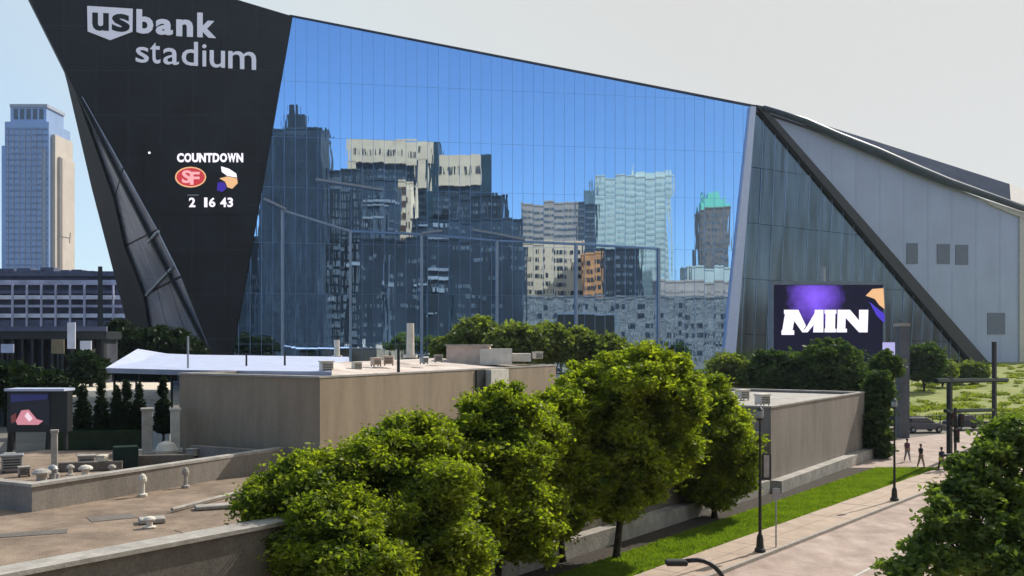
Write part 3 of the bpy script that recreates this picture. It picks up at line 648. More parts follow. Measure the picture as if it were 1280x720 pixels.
strokes([zz([(512, 275), (560, 275), (556, 410), (508, 410)]), zz([(555, 275), (585, 275), (690, 400), (690, 410), (640, 410), (555, 318)]), zz([(640, 275), (694, 275), (690, 405), (640, 380)]), zz([(505, 388), (566, 388), (566, 410), (505, 410)])])
strokes([zz([(680, 190), (720, 150), (785, 145), (792, 270), (760, 245), (735, 210)])], 'gold_horn', M_gold)
strokes([zz([(700, 225), (740, 260), (792, 300), (792, 355), (745, 310)])], 'purple_sweep', emat('screen_purple_mat', srgb(70, 50, 190), 1))
for q in ((975, 1.0), (1095, 1.0)):
    p = SCR(q[0], 455, -.6); MB().box((p.x, p.y, p.z / 2), (.7, .7, p.z)).build('support_post', M_dsteel, sb)
MB().tube([SCR(1031, 352, -.5), SCR(1031, 334, -.5)], .35, 8).build('mast', M_steel, sb)

# ================================================================ LEFT BACKGROUND
tw = thing('glass_skyscraper', 'tall blue glass skyscraper with stepped top far behind the left side', 'building', ((34 - 640) / F * 620, 620, 0))
M_bg = mat('blue_glass_mat', (.25, .36, .58), .35, .2, var=.2, scale=.05, stretch=(1, 1, .2)); M_tan = mat('tan_side_mat', (.5, .44, .38), .8, var=.1, scale=.1); M_bgl = mat('light_band_mat', (.33, .36, .43), .6, var=.15)
def fbox(name, m, px0, px1, yt, yb, Y, dep, parent):
    a, b_ = P(px0, yt, Y), P(px1, yb, Y); zb = max(b_.z, 0)
    return MB().hexa([(a.x, Y, zb), (b_.x, Y, zb), (b_.x, Y + dep, zb), (a.x, Y + dep, zb)], [(a.x, Y, a.z), (b_.x, Y, a.z), (b_.x, Y + dep, a.z), (a.x, Y + dep, a.z)]).build(name, m, parent)
fbox('main_shaft', M_bg, 6, 61, 152, 520, 620, 30, tw); fbox('crown', M_bg, 13, 58, 131, 152, 622, 24, tw); fbox('shoulder', M_bg, 2, 8, 182, 520, 625, 22, tw)
fbox('tan_side', M_tan, 61, 69, 168, 520, 624, 25, tw); fbox('tan_side', M_tan, 69, 76, 196, 520, 628, 20, tw)
fbox('roof_band', M_bgl, 12, 59, 130, 134, 621.2, 25, tw); fbox('corner_strip', M_bgl, 53, 57, 186, 520, 619.3, 1, tw)
ws = MB()
for k in range(7):
    a = P(9 + k * 7, 160, 619.6); ws.hexa([(a.x, 619.5, 0), (a.x + .8, 619.5, 0), (a.x + .8, 620, 0), (a.x, 620, 0)], [(a.x, 619.5, a.z), (a.x + .8, 619.5, a.z), (a.x + .8, 620, a.z), (a.x, 620, a.z)])
tag(ws.build('glass_mullions', M_bgl, tw), kind='stuff')
ws = MB()
for k in range(34):
    z = 20 + k * 4.0
    if z > 148: break
    a = P(7, 0, 619.5); b_ = P(60, 0, 619.5); ws.box(((a.x + b_.x) / 2, 619.7, z), (b_.x - a.x, .6, 1.3))
tag(ws.build('floor_bands', mat('band_mat', (.17, .24, .42), .4, var=.3, scale=.1), tw), kind='stuff')
for k in range(5): fbox('crown_window', M_dglass, 17 + k * 8, 22 + k * 8, 136, 149, 621.7, .5, tw)
cr = thing('tower_crane', 'thin tower crane mast right of the blue skyscraper', 'crane', P(78, 430, 560) * 1.0); cr.location.z = 0
M_crane = mat('crane_mat', (.45, .33, .27), .7)
MB().tube([P(77.5, 520, 560), P(77.5, 198, 560)], .45, 4).build('mast', M_crane, cr)
MB().tube([P(72, 295, 560), P(88, 298, 560)], .35, 4).build('jib', M_crane, cr); MB().tube([P(88, 291, 560), P(87, 304, 560)], .35, 4).build('hook_block', M_crane, cr)
# parking ramp
pr = thing('parking_ramp', 'long low concrete parking ramp with pale deck bands left of the prow', 'building', ((70 - 640) / F * 260, 262, 0))
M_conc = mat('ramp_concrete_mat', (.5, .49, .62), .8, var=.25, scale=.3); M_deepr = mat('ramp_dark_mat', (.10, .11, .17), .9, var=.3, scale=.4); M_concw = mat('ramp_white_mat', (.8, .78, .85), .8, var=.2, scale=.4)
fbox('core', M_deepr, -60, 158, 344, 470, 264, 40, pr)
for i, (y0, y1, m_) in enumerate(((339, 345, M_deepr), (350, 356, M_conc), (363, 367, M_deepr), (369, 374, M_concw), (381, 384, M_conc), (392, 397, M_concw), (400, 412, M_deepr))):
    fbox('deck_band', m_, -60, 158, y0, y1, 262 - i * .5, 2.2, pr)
for k in range(11): fbox('column', M_conc, -40 + k * 18, -38 + k * 18, 356, 412, 258.3, .5, pr)
for k in range(9):
    a = P(-20 + k * 17 + random.uniform(-4, 4), 0, 275).x; MB().box((a, 275, 29.2 + random.uniform(0, .6)), (random.uniform(2, 5), 4, random.uniform(1, 2.4))).build('roof_unit', M_deepr, pr)
# dark slender pylon
MB().hexa([P(121, 470, 150), P(130, 470, 150), P(130, 470, 151), P(121, 470, 151)], [P(122.5, 333, 150), P(128, 333, 150), P(128, 333, 151), P(122.5, 333, 151)]).build('pylon', M_dsteel, tag_ := thing('dark_pylon', 'slim dark pylon standing just left of the black prow', 'pylon', (P(125, 430, 150).x, 150, 0)))

dv = thing('dark_viaduct', 'dark ribbed low structure in front of the parking ramp, left edge', 'viaduct', (P(60, 0, 104).x, 104, 0))
fbox('deck', M_dsteel, -40, 133, 414, 424, 104, 4, dv); fbox('parapet', M_deepr, -40, 133, 408, 414, 103.7, .3, dv); fbox('wall', mat('viaduct_wall_mat', (.03, .035, .05), .9, var=.5, scale=.5), -40, 133, 424, 540, 105, 3, dv)
for k in range(14): fbox('rib', M_dsteel, -36 + k * 12.5, -33 + k * 12.5, 424, 540, 104.2, .8, dv)
for (x0, x1, y0, y1, m_, lab) in ((84, 94, 403, 436, M_concw, 'tall narrow white banner before the dark viaduct'), (100, 114, 426, 444, M_concw, 'small pale panel right of the tall white banner'), (1, 17, 430, 441, M_membrane, 'pale blue panel before the dark viaduct at the frame edge'), (64, 80, 424, 442, mat('ochre_mat', (.25, .2, .12), .8), 'ochre grey panel left of the tall white banner')):
    b_ = thing('banner_panel', lab, 'banner', (P((x0 + x1) / 2, 0, 101).x, 101, 0)); fbox('panel', m_, x0, x1, y0, y1, 101, .1, b_); fbox('post', M_dsteel, (x0 + x1) / 2 - .8, (x0 + x1) / 2 + .8, y1, 540, 101.02, .12, b_)
# ================================================================ TREES
def leaves(name, m, parent, clumps, per, size, flat=.62, seed=1):
    r = np.random.default_rng(seed); C_ = np.array([c[:3] for c in clumps]); S_ = np.array([c[3] for c in clumps]); nc = len(C_)
    idx = np.repeat(np.arange(nc), np.maximum(6, (per * (S_ / S_.mean()) ** 2).astype(int)))
    n = len(idx); g = r.normal(size=(n, 3)); g /= np.linalg.norm(g, axis=1)[:, None]; g *= (r.random(n) ** .6 * np.where(r.random(n) < .16, 1.55, 1.0))[:, None]
    pos = C_[idx] + g * S_[idx][:, None] * np.array([1, 1, flat])
    a = r.normal(size=(n, 3)) * np.array([1, 1, .55]); a /= np.linalg.norm(a, axis=1)[:, None]; b_ = np.cross(a, r.normal(size=(n, 3))); b_ /= np.linalg.norm(b_, axis=1)[:, None]
    s = size * (.6 + .8 * r.random(n))[:, None]
    nn = np.cross(a, b_) * s * .12
    v = np.stack([pos - a * s, pos + b_ * s * .5 + nn, pos + a * s, pos - b_ * s * .5 + nn], 1).reshape(-1, 3) - np.array(wpos(parent))
    me = bpy.data.meshes.new(name); me.vertices.add(4 * n); me.vertices.foreach_set('co', v.ravel())
    me.loops.add(4 * n); me.loops.foreach_set('vertex_index', np.arange(4 * n)); me.polygons.add(n)
    me.polygons.foreach_set('loop_start', np.arange(n) * 4); me.polygons.foreach_set('loop_total', np.full(n, 4)); me.update()
    me.materials.append(m); o = bpy.data.objects.new(name, me); COL.objects.link(o); o.parent = parent; return o
def tree(name, label, base, lobes, trunk_r=.14, nclump=26, per=200, size=.13, m=None, group=None, seed=0, cs=(.28, .72), limbs=7, cat='tree', ztrunk=None, lean=(0, 0)):
    r = random.Random(seed); root = thing(name, label, cat, base, group); base = Vector(base); cl = []
    for (c, rad) in lobes:
        k = max(4, int(nclump * (rad[0] * rad[1] * rad[2]) ** .5))
        for _ in range(k):
            while True:
                q = Vector((r.uniform(-1, 1), r.uniform(-1, 1), r.uniform(-1, 1)))
                if .35 < q.length < 1: break
            q = q.normalized() * ((q.length ** .5) * .88 if r.random() > .16 else r.uniform(.95, 1.16))
            p = Vector(c) + Vector((q.x * rad[0], q.y * rad[1], q.z * rad[2])); cl.append((p.x, p.y, p.z, r.uniform(*cs) * (.6 if q.length > .93 else 1)))
    leaves('crown', m or M_lf, root, cl, per, size, seed=seed + 5)
    if trunk_r:
        zc = sum(c[2] for c, _ in lobes) / len(lobes); cx = sum(c[0] for c, _ in lobes) / len(lobes); cy = sum(c[1] for c, _ in lobes) / len(lobes)
        top = Vector((cx, cy, zc + .2)); fork = base.lerp(top, .45) + Vector((lean[0], lean[1], 0))
        fork.x = base.x + (fork.x - base.x) * .5; fork.y = base.y + (fork.y - base.y) * .5
        tb_ = MB().tube([base - Vector((0, 0, .1)), base + Vector((0, 0, .25)), base.lerp(fork, .6) + Vector((.03, 0, 0)), fork, top], [trunk_r * 1.6, trunk_r * 1.1, trunk_r * .9, trunk_r * .75, trunk_r * .25], 9)
        for i in range(limbs):
            c = r.choice(cl); e_ = Vector(c[:3]); s_ = base.lerp(fork, .8).lerp(top, r.uniform(0, .5)); mid = s_.lerp(e_, .5) + Vector((0, 0, .25))
            tb_.tube([s_, mid, e_], [trunk_r * .5, trunk_r * .3, trunk_r * .1], 6)
        tb_.build('trunk', M_bark, root, smooth=True)
    return root
def lob(px, py, Y, rpx, rpy=None, ry=None):
    rx = rpx / F * Y; rz = (rpy or rpx) / F * Y; return (P(px, py, Y), (rx, ry or rx, rz))
GR = 'street trees along the wall'
def gb(px, Y): return Vector(((px - 640) / F * Y, Y, .05))
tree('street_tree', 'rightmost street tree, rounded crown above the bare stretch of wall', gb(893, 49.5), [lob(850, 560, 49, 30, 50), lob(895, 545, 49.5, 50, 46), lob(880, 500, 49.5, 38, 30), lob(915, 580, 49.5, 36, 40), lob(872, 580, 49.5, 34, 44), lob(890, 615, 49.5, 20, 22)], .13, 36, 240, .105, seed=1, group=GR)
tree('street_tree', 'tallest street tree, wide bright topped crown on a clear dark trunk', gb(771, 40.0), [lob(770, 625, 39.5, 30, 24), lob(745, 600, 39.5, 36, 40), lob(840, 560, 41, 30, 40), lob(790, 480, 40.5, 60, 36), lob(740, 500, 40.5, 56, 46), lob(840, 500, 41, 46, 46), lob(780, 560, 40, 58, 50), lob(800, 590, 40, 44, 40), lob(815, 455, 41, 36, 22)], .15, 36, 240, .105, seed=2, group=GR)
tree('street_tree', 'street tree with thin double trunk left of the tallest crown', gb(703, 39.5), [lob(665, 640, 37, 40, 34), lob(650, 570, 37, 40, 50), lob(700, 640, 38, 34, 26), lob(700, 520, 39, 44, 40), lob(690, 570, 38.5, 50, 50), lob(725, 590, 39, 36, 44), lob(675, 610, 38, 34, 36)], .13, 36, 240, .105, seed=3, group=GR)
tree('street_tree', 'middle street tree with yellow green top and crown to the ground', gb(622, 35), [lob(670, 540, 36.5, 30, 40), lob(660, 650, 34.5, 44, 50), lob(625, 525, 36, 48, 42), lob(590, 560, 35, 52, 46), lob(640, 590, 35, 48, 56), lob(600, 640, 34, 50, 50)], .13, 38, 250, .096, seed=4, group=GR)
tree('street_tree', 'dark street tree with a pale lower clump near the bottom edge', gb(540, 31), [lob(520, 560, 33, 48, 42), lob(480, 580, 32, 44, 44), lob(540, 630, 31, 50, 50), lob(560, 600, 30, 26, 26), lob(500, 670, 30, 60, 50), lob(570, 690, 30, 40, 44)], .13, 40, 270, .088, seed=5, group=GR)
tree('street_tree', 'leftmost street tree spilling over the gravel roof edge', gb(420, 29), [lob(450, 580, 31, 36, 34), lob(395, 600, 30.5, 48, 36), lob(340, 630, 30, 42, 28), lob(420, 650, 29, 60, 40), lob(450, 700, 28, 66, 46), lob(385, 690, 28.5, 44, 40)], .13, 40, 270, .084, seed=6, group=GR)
# foreground tree, right
tree('broadleaf_tree', 'dark near tree filling the lower right corner beside the street', gb(1240, 21), [lob(1270, 550, 22, 36, 34), lob(1240, 590, 21.5, 36, 34), lob(1200, 622, 21, 34, 22), lob(1180, 650, 20.5, 30, 26), lob(1240, 650, 21, 56, 44), lob(1170, 695, 20.5, 44, 26), lob(1250, 700, 20.5, 70, 40), lob(1125, 712, 20, 26, 14), lob(1310, 600, 22, 60, 80), lob(1200, 580, 21.5, 14, 12)], .2, 44, 90, .085, M_lf5, seed=8, cs=(.16, .38), limbs=20)
# slim dark tree at the far end of the wall
tree('slim_tree', 'narrow dark tree at the far end of the street wall', gb(1093, 76), [lob(1096, 540, 76, 17, 34), lob(1098, 495, 77, 14, 30), lob(1108, 465, 80, 13, 24)], .12, 40, 130, .2, M_lf2, seed=9, cs=(.45, .8))
# trees before the facade, over the tan building
GB = 'bushy trees in front of the glass facade'
for i, (px, py, Y, a, b_, lab) in enumerate([(595, 418, 112, 26, 20, 'leftmost bushy tree before the glass, above the pink penthouse'), (648, 424, 108, 34, 19, 'second bushy tree before the glass facade'), (690, 425, 110, 24, 19, 'third bushy tree before the glass, round and dense'), (725, 428, 112, 22, 18, 'fourth bushy tree before the glass, behind the bright street tree'), (760, 434, 112, 24, 14, 'low bushy tree before the glass, right of the fourth'), (560, 432, 112, 14, 10, 'small bush left of the bushy trees before the glass')]):
    tree('bushy_tree', lab, (P(px, 0, Y).x, Y, 0), [lob(px, py, Y, a, b_), lob(px - a * .4, py + b_ * .7, Y, a * .7, b_ * .8), lob(px + a * .4, py + b_ * .6, Y, a * .7, b_ * .8)], .2, 16, 110, .33, M_lf3, GB, 20 + i, cs=(.7, 1.2), limbs=4)
GD = 'dark rounded trees below the video screen'
for i, (px, py, Y, a, b_, lab) in enumerate([(915, 462, 112, 26, 20, 'green rounded tree left of the video screen'), (968, 463, 108, 30, 24, 'dark rounded tree under the left corner of the screen'), (1035, 462, 106, 44, 36, 'largest dark rounded tree under the letters of the screen'), (1155, 450, 150, 22, 22, 'dark tree between the grey column and the metal wall'), (1178, 462, 160, 14, 10, 'small bush at the foot of the diagonal black fin'), (1215, 462, 165, 16, 9, 'low bush near the foot of the metal wall')]):
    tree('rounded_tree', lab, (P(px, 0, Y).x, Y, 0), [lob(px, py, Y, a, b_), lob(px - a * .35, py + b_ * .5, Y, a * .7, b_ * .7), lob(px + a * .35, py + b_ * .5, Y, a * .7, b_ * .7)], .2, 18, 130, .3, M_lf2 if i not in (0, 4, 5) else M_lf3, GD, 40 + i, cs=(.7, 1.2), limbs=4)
# dark tree bank far left
GL = 'dark trees left of the black prow'
for i, (px, py, Y, a, b_, lab) in enumerate([(112, 456, 96, 18, 16, 'dark tree under the slim dark pylon'), (150, 425, 118, 22, 26, 'dark tree at the foot of the black prow'), (12, 478, 78, 30, 22, 'low dark tree behind the kiosk screen'), (60, 484, 80, 26, 17, 'low dark tree between the kiosk and the cream roof'), (205, 430, 120, 40, 22, 'dark tree behind the white canopy')]):
    tree('dark_tree', lab, (P(px, 0, Y).x, Y, 0), [lob(px, py, Y, a, b_), lob(px - a * .4, py + b_ * .5, Y, a * .7, b_ * .7), lob(px + a * .5, py + b_ * .4, Y, a * .7, b_ * .7)], .2, 14, 120, .28, M_lf4, GL, 60 + i, cs=(.7, 1.2), limbs=3)

gcr = bpy.data.objects.new('ground_cover_root', None)
gco = leaves('ground_cover', leafmat('cover_leaf_mat', (.12, .17, .025), (.29, .31, .06), .5, .3), gcr, GC_, 190, .17, flat=.3, seed=77); gco.parent = None; bpy.data.objects.remove(gcr)
tag(gco, 'rough yellow green ground cover on the slope below the metal wall', 'ground cover', kind='stuff')
# ================================================================ BUILDINGS IN FRONT
def wallbox(mb, pts, z0, z1): mb.prism([(p[0], p[1]) for p in pts], z0, z1); return mb
# tall tan block
zt = 7.3
c0 = Vector(((400 - 640) / F * 50, 50)); cl = Vector((-19.4, 56.0)); cr_ = Vector((3.6, 78.5)); cb = cl + (cr_ - c0)
tb = thing('tan_building', 'tall windowless tan masonry building behind the street trees', 'building', (c0.x, c0.y, 0))
MB().prism([c0, cr_, cb, cl], 0, zt - .45).build('wall', M_brick, tb)
def inset(pts, d):
    c = sum((Vector(p) for p in pts), Vector((0, 0))) / len(pts); return [Vector(p) + (c - Vector(p)).normalized() * d for p in pts]
def ring(pts, d0, d1, z0, z1, name, m, parent):
    o_ = inset(pts, d0); i_ = inset(pts, d1); n = len(pts)
    for k in range(n):
        a, b_, c, d = o_[k], o_[(k + 1) % n], i_[(k + 1) % n], i_[k]
        MB().prism([a, b_, c, d], z0, z1).build(name, m, parent)
ring([c0, cr_, cb, cl], 0.0, .55, zt - .449, zt - .08, 'parapet', M_brick, tb)
ring([c0, cr_, cb, cl], -.09, .62, zt - .079, zt + .02, 'coping', M_coping, tb)
M_rub = mat('sloped_roof_mat', (.42, .33, .28), .9, scale=.5, col2=(.72, .64, .58), bump=.5, bscale=3)
sl = inset([c0, cr_, cb, cl], .7)
def onwall(px):                                           # point on the right wall seen at px
    k = (px - 640) / F; dW_ = (cr_ - c0).normalized(); t = (k * c0.y - c0.x) / (dW_.x - k * dW_.y); return c0 + dW_ * t
nW_ = Vector(((cr_ - c0).y, -(cr_ - c0).x)).normalized()
MB().prism(inset([c0, cr_, cb, cl], .6), zt - .44, zt - .36).build('roof', M_coping, tb)
a1_ = onwall(428) - nW_ * .7; b1_ = cr_ - nW_ * .7 - (cr_ - c0).normalized() * .7; D1 = 10.0
MB().slab([(a1_.x, a1_.y, zt - .3), (b1_.x, b1_.y, zt - .3), (b1_ - nW_ * D1).to_3d() + Vector((0, 0, zt + .5)), (a1_ * 1.19).to_3d() + Vector((0, 0, zt + .5))], (0, 0, -.15)).build('sloped_roof', M_rub, tb)
# pale pilaster with a dark raised panel beside it
dW = (cr_ - c0).normalized(); nW = Vector((dW.y, -dW.x))
dW = (cr_ - c0).normalized(); nW = Vector((dW.y, -dW.x))
a, b_ = onwall(606), onwall(628); MB().prism([a, b_, b_ + nW * .5, a + nW * .5], 0, zt - .1).build('pilaster', M_plaster, tb)
a, b_ = onwall(594), onwall(605); MB().prism([a, b_, b_ + nW * .12, a + nW * .12], 0, zt - .1).build('dark_strip_panel', M_dsteel, tb)
# bluish white canopy over the left wing
cn = thing('white_canopy', 'long bluish white canopy roof with a low peak, left end of the tan building', 'canopy', (P(280, 0, 72).x, 72, 0))
rtop = [P(132, 460, 66), P(232, 462.5, 62), P(415, 464.5, 57), P(436, 446, 84), P(215, 443, 92), P(172, 436, 90)]
MB().slab(rtop, (0, .3, -.35)).build('membrane', M_membrane, cn)
for px, py, Y in ((140, 463, 67), (172, 464, 66), (212, 465, 64), (168, 446, 88)):
    p = P(px, py, Y); MB().tube([(p.x, p.y + .4, 0), (p.x, p.y + .4, p.z - .2)], .09, 6).build('post', M_dsteel, cn)
fbox('underside_shade_strip', M_dgreen, 140, 220, 464, 476, 67.5, .3, cn)  # dark strip hung here paints in the shade under the canopy
# right low building with pale roof
z3 = 5.2
d0 = Vector((15.7, 58.2)); d1 = Vector((27.9, 76.0)); dd = (d1 - d0).normalized(); dn = Vector((-dd.y, dd.x))
q = [d0, d1, d1 + dn * 13, d0 + dn * 13]
lb = thing('street_wall_building', 'low grey masonry building with pale roof clutter at the right of the trees', 'building', (d0.x, d0.y, 0))
MB().prism(q, 0, z3 - .3).build('wall', M_brick2, lb)
ring(q, 0, .5, z3 - .299, z3 - .07, 'parapet', M_brick2, lb); ring(q, -.08, .56, z3 - .069, z3 + .03, 'coping', M_coping, lb)
MB().prism(inset(q, .55), z3 - .29, z3 - .2).build('roof', M_coping, lb)
# footing band and long wing along the street
ft = thing('street_wall', 'long brown masonry street wall with pale footing behind the tree trunks', 'wall', (wallR(40).x, 40, 0))
a0, a1 = wallR(12), wallR(57.5)
def shift(p, d): return Vector((p.x - nS.x * d, p.y - nS.y * d))
MB().prism([shift(a0, .9), shift(a1, .9), shift(a1, 1.6), shift(a0, 1.6)], 0, 3.6).build('wall', M_brick3, ft)
MB().prism([shift(a0, .25), shift(a1, .25), shift(a1, .899), shift(a0, .899)], 0, .8).build('footing', M_coping, ft)
MB().prism([shift(a0, .8), shift(a1, .8), shift(a1, 1.7), shift(a0, 1.7)], 3.601, 3.72).build('coping', M_coping, ft)
f0, f1 = Vector((d0.x, d0.y)) - dd * .1 , Vector((d1.x, d1.y)) + dd * .1
MB().prism([f0, f1, f1 - dn * .7, f0 - dn * .7], 0, .75).build('footing', M_coping, lb)
# near flat roof building
zr = 2.5
e0, e1_ = Vector((-12.3, 26.9)), Vector((-8.5, 34.4)); ed = (e1_ - e0).normalized(); en = Vector((-ed.y, ed.x))
e2_ = e0 + (e1_ - e0) * 2.3
nb = thing('flat_roof_building', 'low building with tan gravel roof and pale edge at the lower left', 'building', (e0.x, e0.y, 0))
q = [e0 - ed * 14, e2_, e2_ + en * 26, e0 - ed * 14 + en * 26]
MB().prism(q, 0, zr - .12).build('wall', mat('tree_shaded_wall_mat', (.05, .045, .035), .95, scale=9, col2=(.08, .07, .055), bump=.6, bscale=14), nb)  # wall colour darkened to carry the shade of the trees
MB().prism([q[0] + en * .4, q[1] + en * .4, q[2], q[3]], zr - .119, zr - .02).build('roof', M_gravel, nb)
MB().prism([q[0] - en * .06, q[1] - en * .06, q[1] + en * .38, q[0] + en * .38], zr - .119, zr + .06).build('edge_coping', M_coping, nb)
# raised terrace with parapet walls
zc = 3.55
r0 = Vector(((40 - 640) / F * 37.2, 37.2)); r1 = Vector(((322 - 640) / F * 48.5, 48.5)); rd = (r1 - r0).normalized(); rn = Vector((-rd.y, rd.x))
r1 = r1 + rd * 2
tr = thing('raised_terrace', 'raised roof terrace with grey parapet wall and pale coping at the left', 'building', (r0.x, r0.y, zr))
W_ = 16
def seg(a, b_, t, z0, z1, name, m): 
    d = (b_ - a).normalized(); n_2 = Vector((-d.y, d.x)); MB().prism([a, b_, b_ + n_2 * t, a + n_2 * t], z0, z1).build(name, m, tr)
seg(r0, r1, .35, zr - .02, zc - .09, 'parapet', M_brick2)
seg(r0 + rn * W_, r0 + rn * .36 * 0 + rn * .352, .35, zr - .02, zc - .09, 'parapet', M_brick2)
seg(r0 - rd * .08 - rn * .08, r1, .5, zc - .089, zc + .03, 'coping', M_coping)
seg(r0 - rd * .08 + rn * W_, r0 - rd * .08 + rn * .43, .5, zc - .089, zc + .03, 'coping', M_coping)
seg(r1 - rd * .35 + rn * .36, r1 - rd * .35 + rn * 6, .35, zr - .02, zc - .09, 'parapet', M_brick2)
MB().prism([r0 + rn * .36 + rd * .36, r1 + rn * .36 - rd * .4, r1 + rn * W_ - rd * .4, r0 + rn * W_ + rd * .36], zr + .0, zr + .35).build('deck', M_gravel, tr)
TZ = zr + .35
# terrace clutter, each a thing of its own
def bx(name, label, cat, m, px, py, Y, wd, dp, ht, rz=.45, z=None, bev=.03):
    p = P(px, py, Y); zb = p.z if z is None else z
    o = MB().box((p.x, p.y, zb + ht / 2), (wd, dp, ht), rz).build(name, m, None, bevel=bev, base=(p.x, p.y, zb)); return tag(o, label, cat)
def unit(label, px, Y, z, s, rz=.45, m=None):               # rooftop ventilation unit: case, hood, grille, legs
    p = P(px, 0, Y); p.z = z; t = thing('ventilation_unit', label, 'vent', p); m = m or M_steel; r_ = Matrix.Rotation(rz, 3, 'Z')
    MB().box(p + Vector((0, 0, s * .5)), (s, s * .8, s * .7), rz).build('case', m, t, bevel=.03)
    MB().box(p + Vector((0, 0, s * .92)), (s * 1.12, s * .92, s * .12), rz).build('hood', m, t, bevel=.02)
    for k in range(4): MB().box(p + r_ @ Vector((0, -s * .41, s * (.28 + k * .14))), (s * .8, .03, s * .06), rz).build('louvre', M_dsteel, t)
    for a in (-1, 1):
        for b_ in (-1, 1): MB().box(p + r_ @ Vector((a * s * .4, b_ * s * .3, s * .075)), (.06, .06, s * .15), rz).build('leg', M_dsteel, t)
    return t
def mush(label, px, Y, z, r, h, m=None):
    p = P(px, 0, Y); p.z = z; t = thing('roof_vent', label, 'vent', p); m = m or M_coping
    MB().lathe(p, [(r * 1.3, 0), (r * 1.3, h * .1), (r * .6, h * .14), (r * .6, h * .68)], 12).build('pipe', m, t, smooth=False)
    MB().lathe(p + Vector((0, 0, h * .66)), [(r * 1.1, 0), (r * 1.15, h * .12), (r * .8, h * .28), (r * .2, h * .36)], 12).build('cap', m, t)
    return t
unit('pale ventilation unit near the left end of the terrace', 15, 46, TZ, .9)
unit('ventilation unit right of the kiosk post on the terrace', 108, 47, TZ, .75, m=M_coping)
bx('planter_box', 'dark green planter box in the middle of the terrace', 'planter', M_dgreen, 157, 556, 47.5, 1.15, .8, 1.1, z=TZ)
mush('pale mushroom vent left of the dark planter box', 107, 44, TZ, .28, .6, M_plaster)
mush('dark pipe vent beside the kiosk post', 66, 42.5, TZ, .2, .8, M_steel)
mush('tapered pale vent on the near left terrace', 52, 42, TZ, .35, .7)
mush('small pale vent on the gravel roof below the terrace wall', 187, 34.0, zr, .18, .4, M_plaster)
mush('small pale vent against the terrace wall', 178, 41.0, zr, .16, .95, M_plaster)
mush('pale vent at the right end of the terrace wall', 232, 43.5, zr, .14, .9, M_coping)
bx('roof_hatch', 'flat grey hatch lying on the gravel roof', 'hatch', M_coping, 190, 0, 35, .9, .7, .18, z=zr)
bx('skylight', 'low pale skylight kerb on the far gravel roof', 'skylight', M_coping, 270, 0, 38, 1.6, .6, .15, z=zr)
MB_ = MB().tube([P(215, 0, 37) * 1 + Vector((0, 0, zr + .12 - P(215, 0, 37).z)), P(300, 0, 41.5) + Vector((0, 0, zr + .12 - P(300, 0, 41.5).z))], .07, 8)
tag(MB_.build('roof_pipe', M_coping), 'thin pale pipe lying across the gravel roof towards the trees', 'pipe')
for px, Y, k, lab in ((30, 44.5, 0, 'pale box vent at the left end of the terrace'), (88, 45, 1, 'pale capped pipe between the two mushroom vents'), (128, 49, 0, 'cream box left of the dark planter'), (140, 45, 1, 'short capped pipe in front of the dark planter'), (172, 51.5, 0, 'cream box behind the dark planter'), (12, 50, 0, 'pale box beside the kiosk left post'), (205, 49, 1, 'capped pipe by the right end of the terrace wall'), (240, 52, 0, 'cream box at the foot of the tan building')):
    unit(lab, px, Y, TZ, .5, .3 + px * .01, m=M_plaster if px % 3 else M_coping) if k == 0 else mush(lab, px, Y, TZ, .16, .5, M_coping)
for i, (px, Y, w_, lab) in enumerate(((40, 33, 2.2, 'long dark seam patch on the near gravel roof'), (140, 36, 1.6, 'square dark patch on the gravel roof'), (250, 33.5, 1.2, 'pale patch near the roof edge'))):
    p = P(px, 0, Y); tag(MB().box((p.x, p.y, zr - .008), (w_, .8 + .3 * i, .012), .4 + i * .2).build('roof_patch', M_gravel if i == 2 else M_brick3, None, base=(p.x, p.y, zr)), lab, 'patch')
bx('low_partition', 'low dark partition on the terrace right of the planter', 'partition', M_brick3, 195, 0, 48.5, 3.6, .3, .55, rz=.2, z=TZ)
bx('low_partition', 'low dark partition on the terrace left of the planter', 'partition', M_brick3, 112, 0, 46.5, 3.0, .35, .45, rz=.25, z=TZ)
def pillar(label, px, Y, z, w_, h, m):
    p = P(px, 0, Y); p.z = z; t = thing('stone_pillar', label, 'pillar', p)
    MB().box(p + Vector((0, 0, .12)), (w_ * 1.5, w_ * 1.5, .24), .4).build('plinth', m, t, bevel=.03)
    MB().box(p + Vector((0, 0, h / 2 + .12)), (w_, w_, h - .24), .4).build('shaft', m, t, bevel=.03)
    MB().box(p + Vector((0, 0, h - .05)), (w_ * 1.25, w_ * 1.25, .14), .4).build('capital', m, t, bevel=.02)
pillar('weathered grey pillar before the cream roof', 184, 53, TZ, .55, 2.6, M_coping)
pillar('pale leaning pillar at the corner of the tan building', 219, 54.5, TZ, .5, 2.5, M_plaster)
pillar('slim grey pillar in front of the kiosk screen', 68, 44, TZ, .28, 2.2, M_coping)
o = MB().lathe((0, 0, 0), [(.02, 0), (.5, .05), (.62, .4), (.45, .75), (.1, .9)], 10).build('boulder', M_plaster, None, base=(0, 0, 0)); o.location = (P(208, 0, 52).x, 52, TZ); tag(o, 'rounded cream boulder between the two stone pillars', 'boulder')
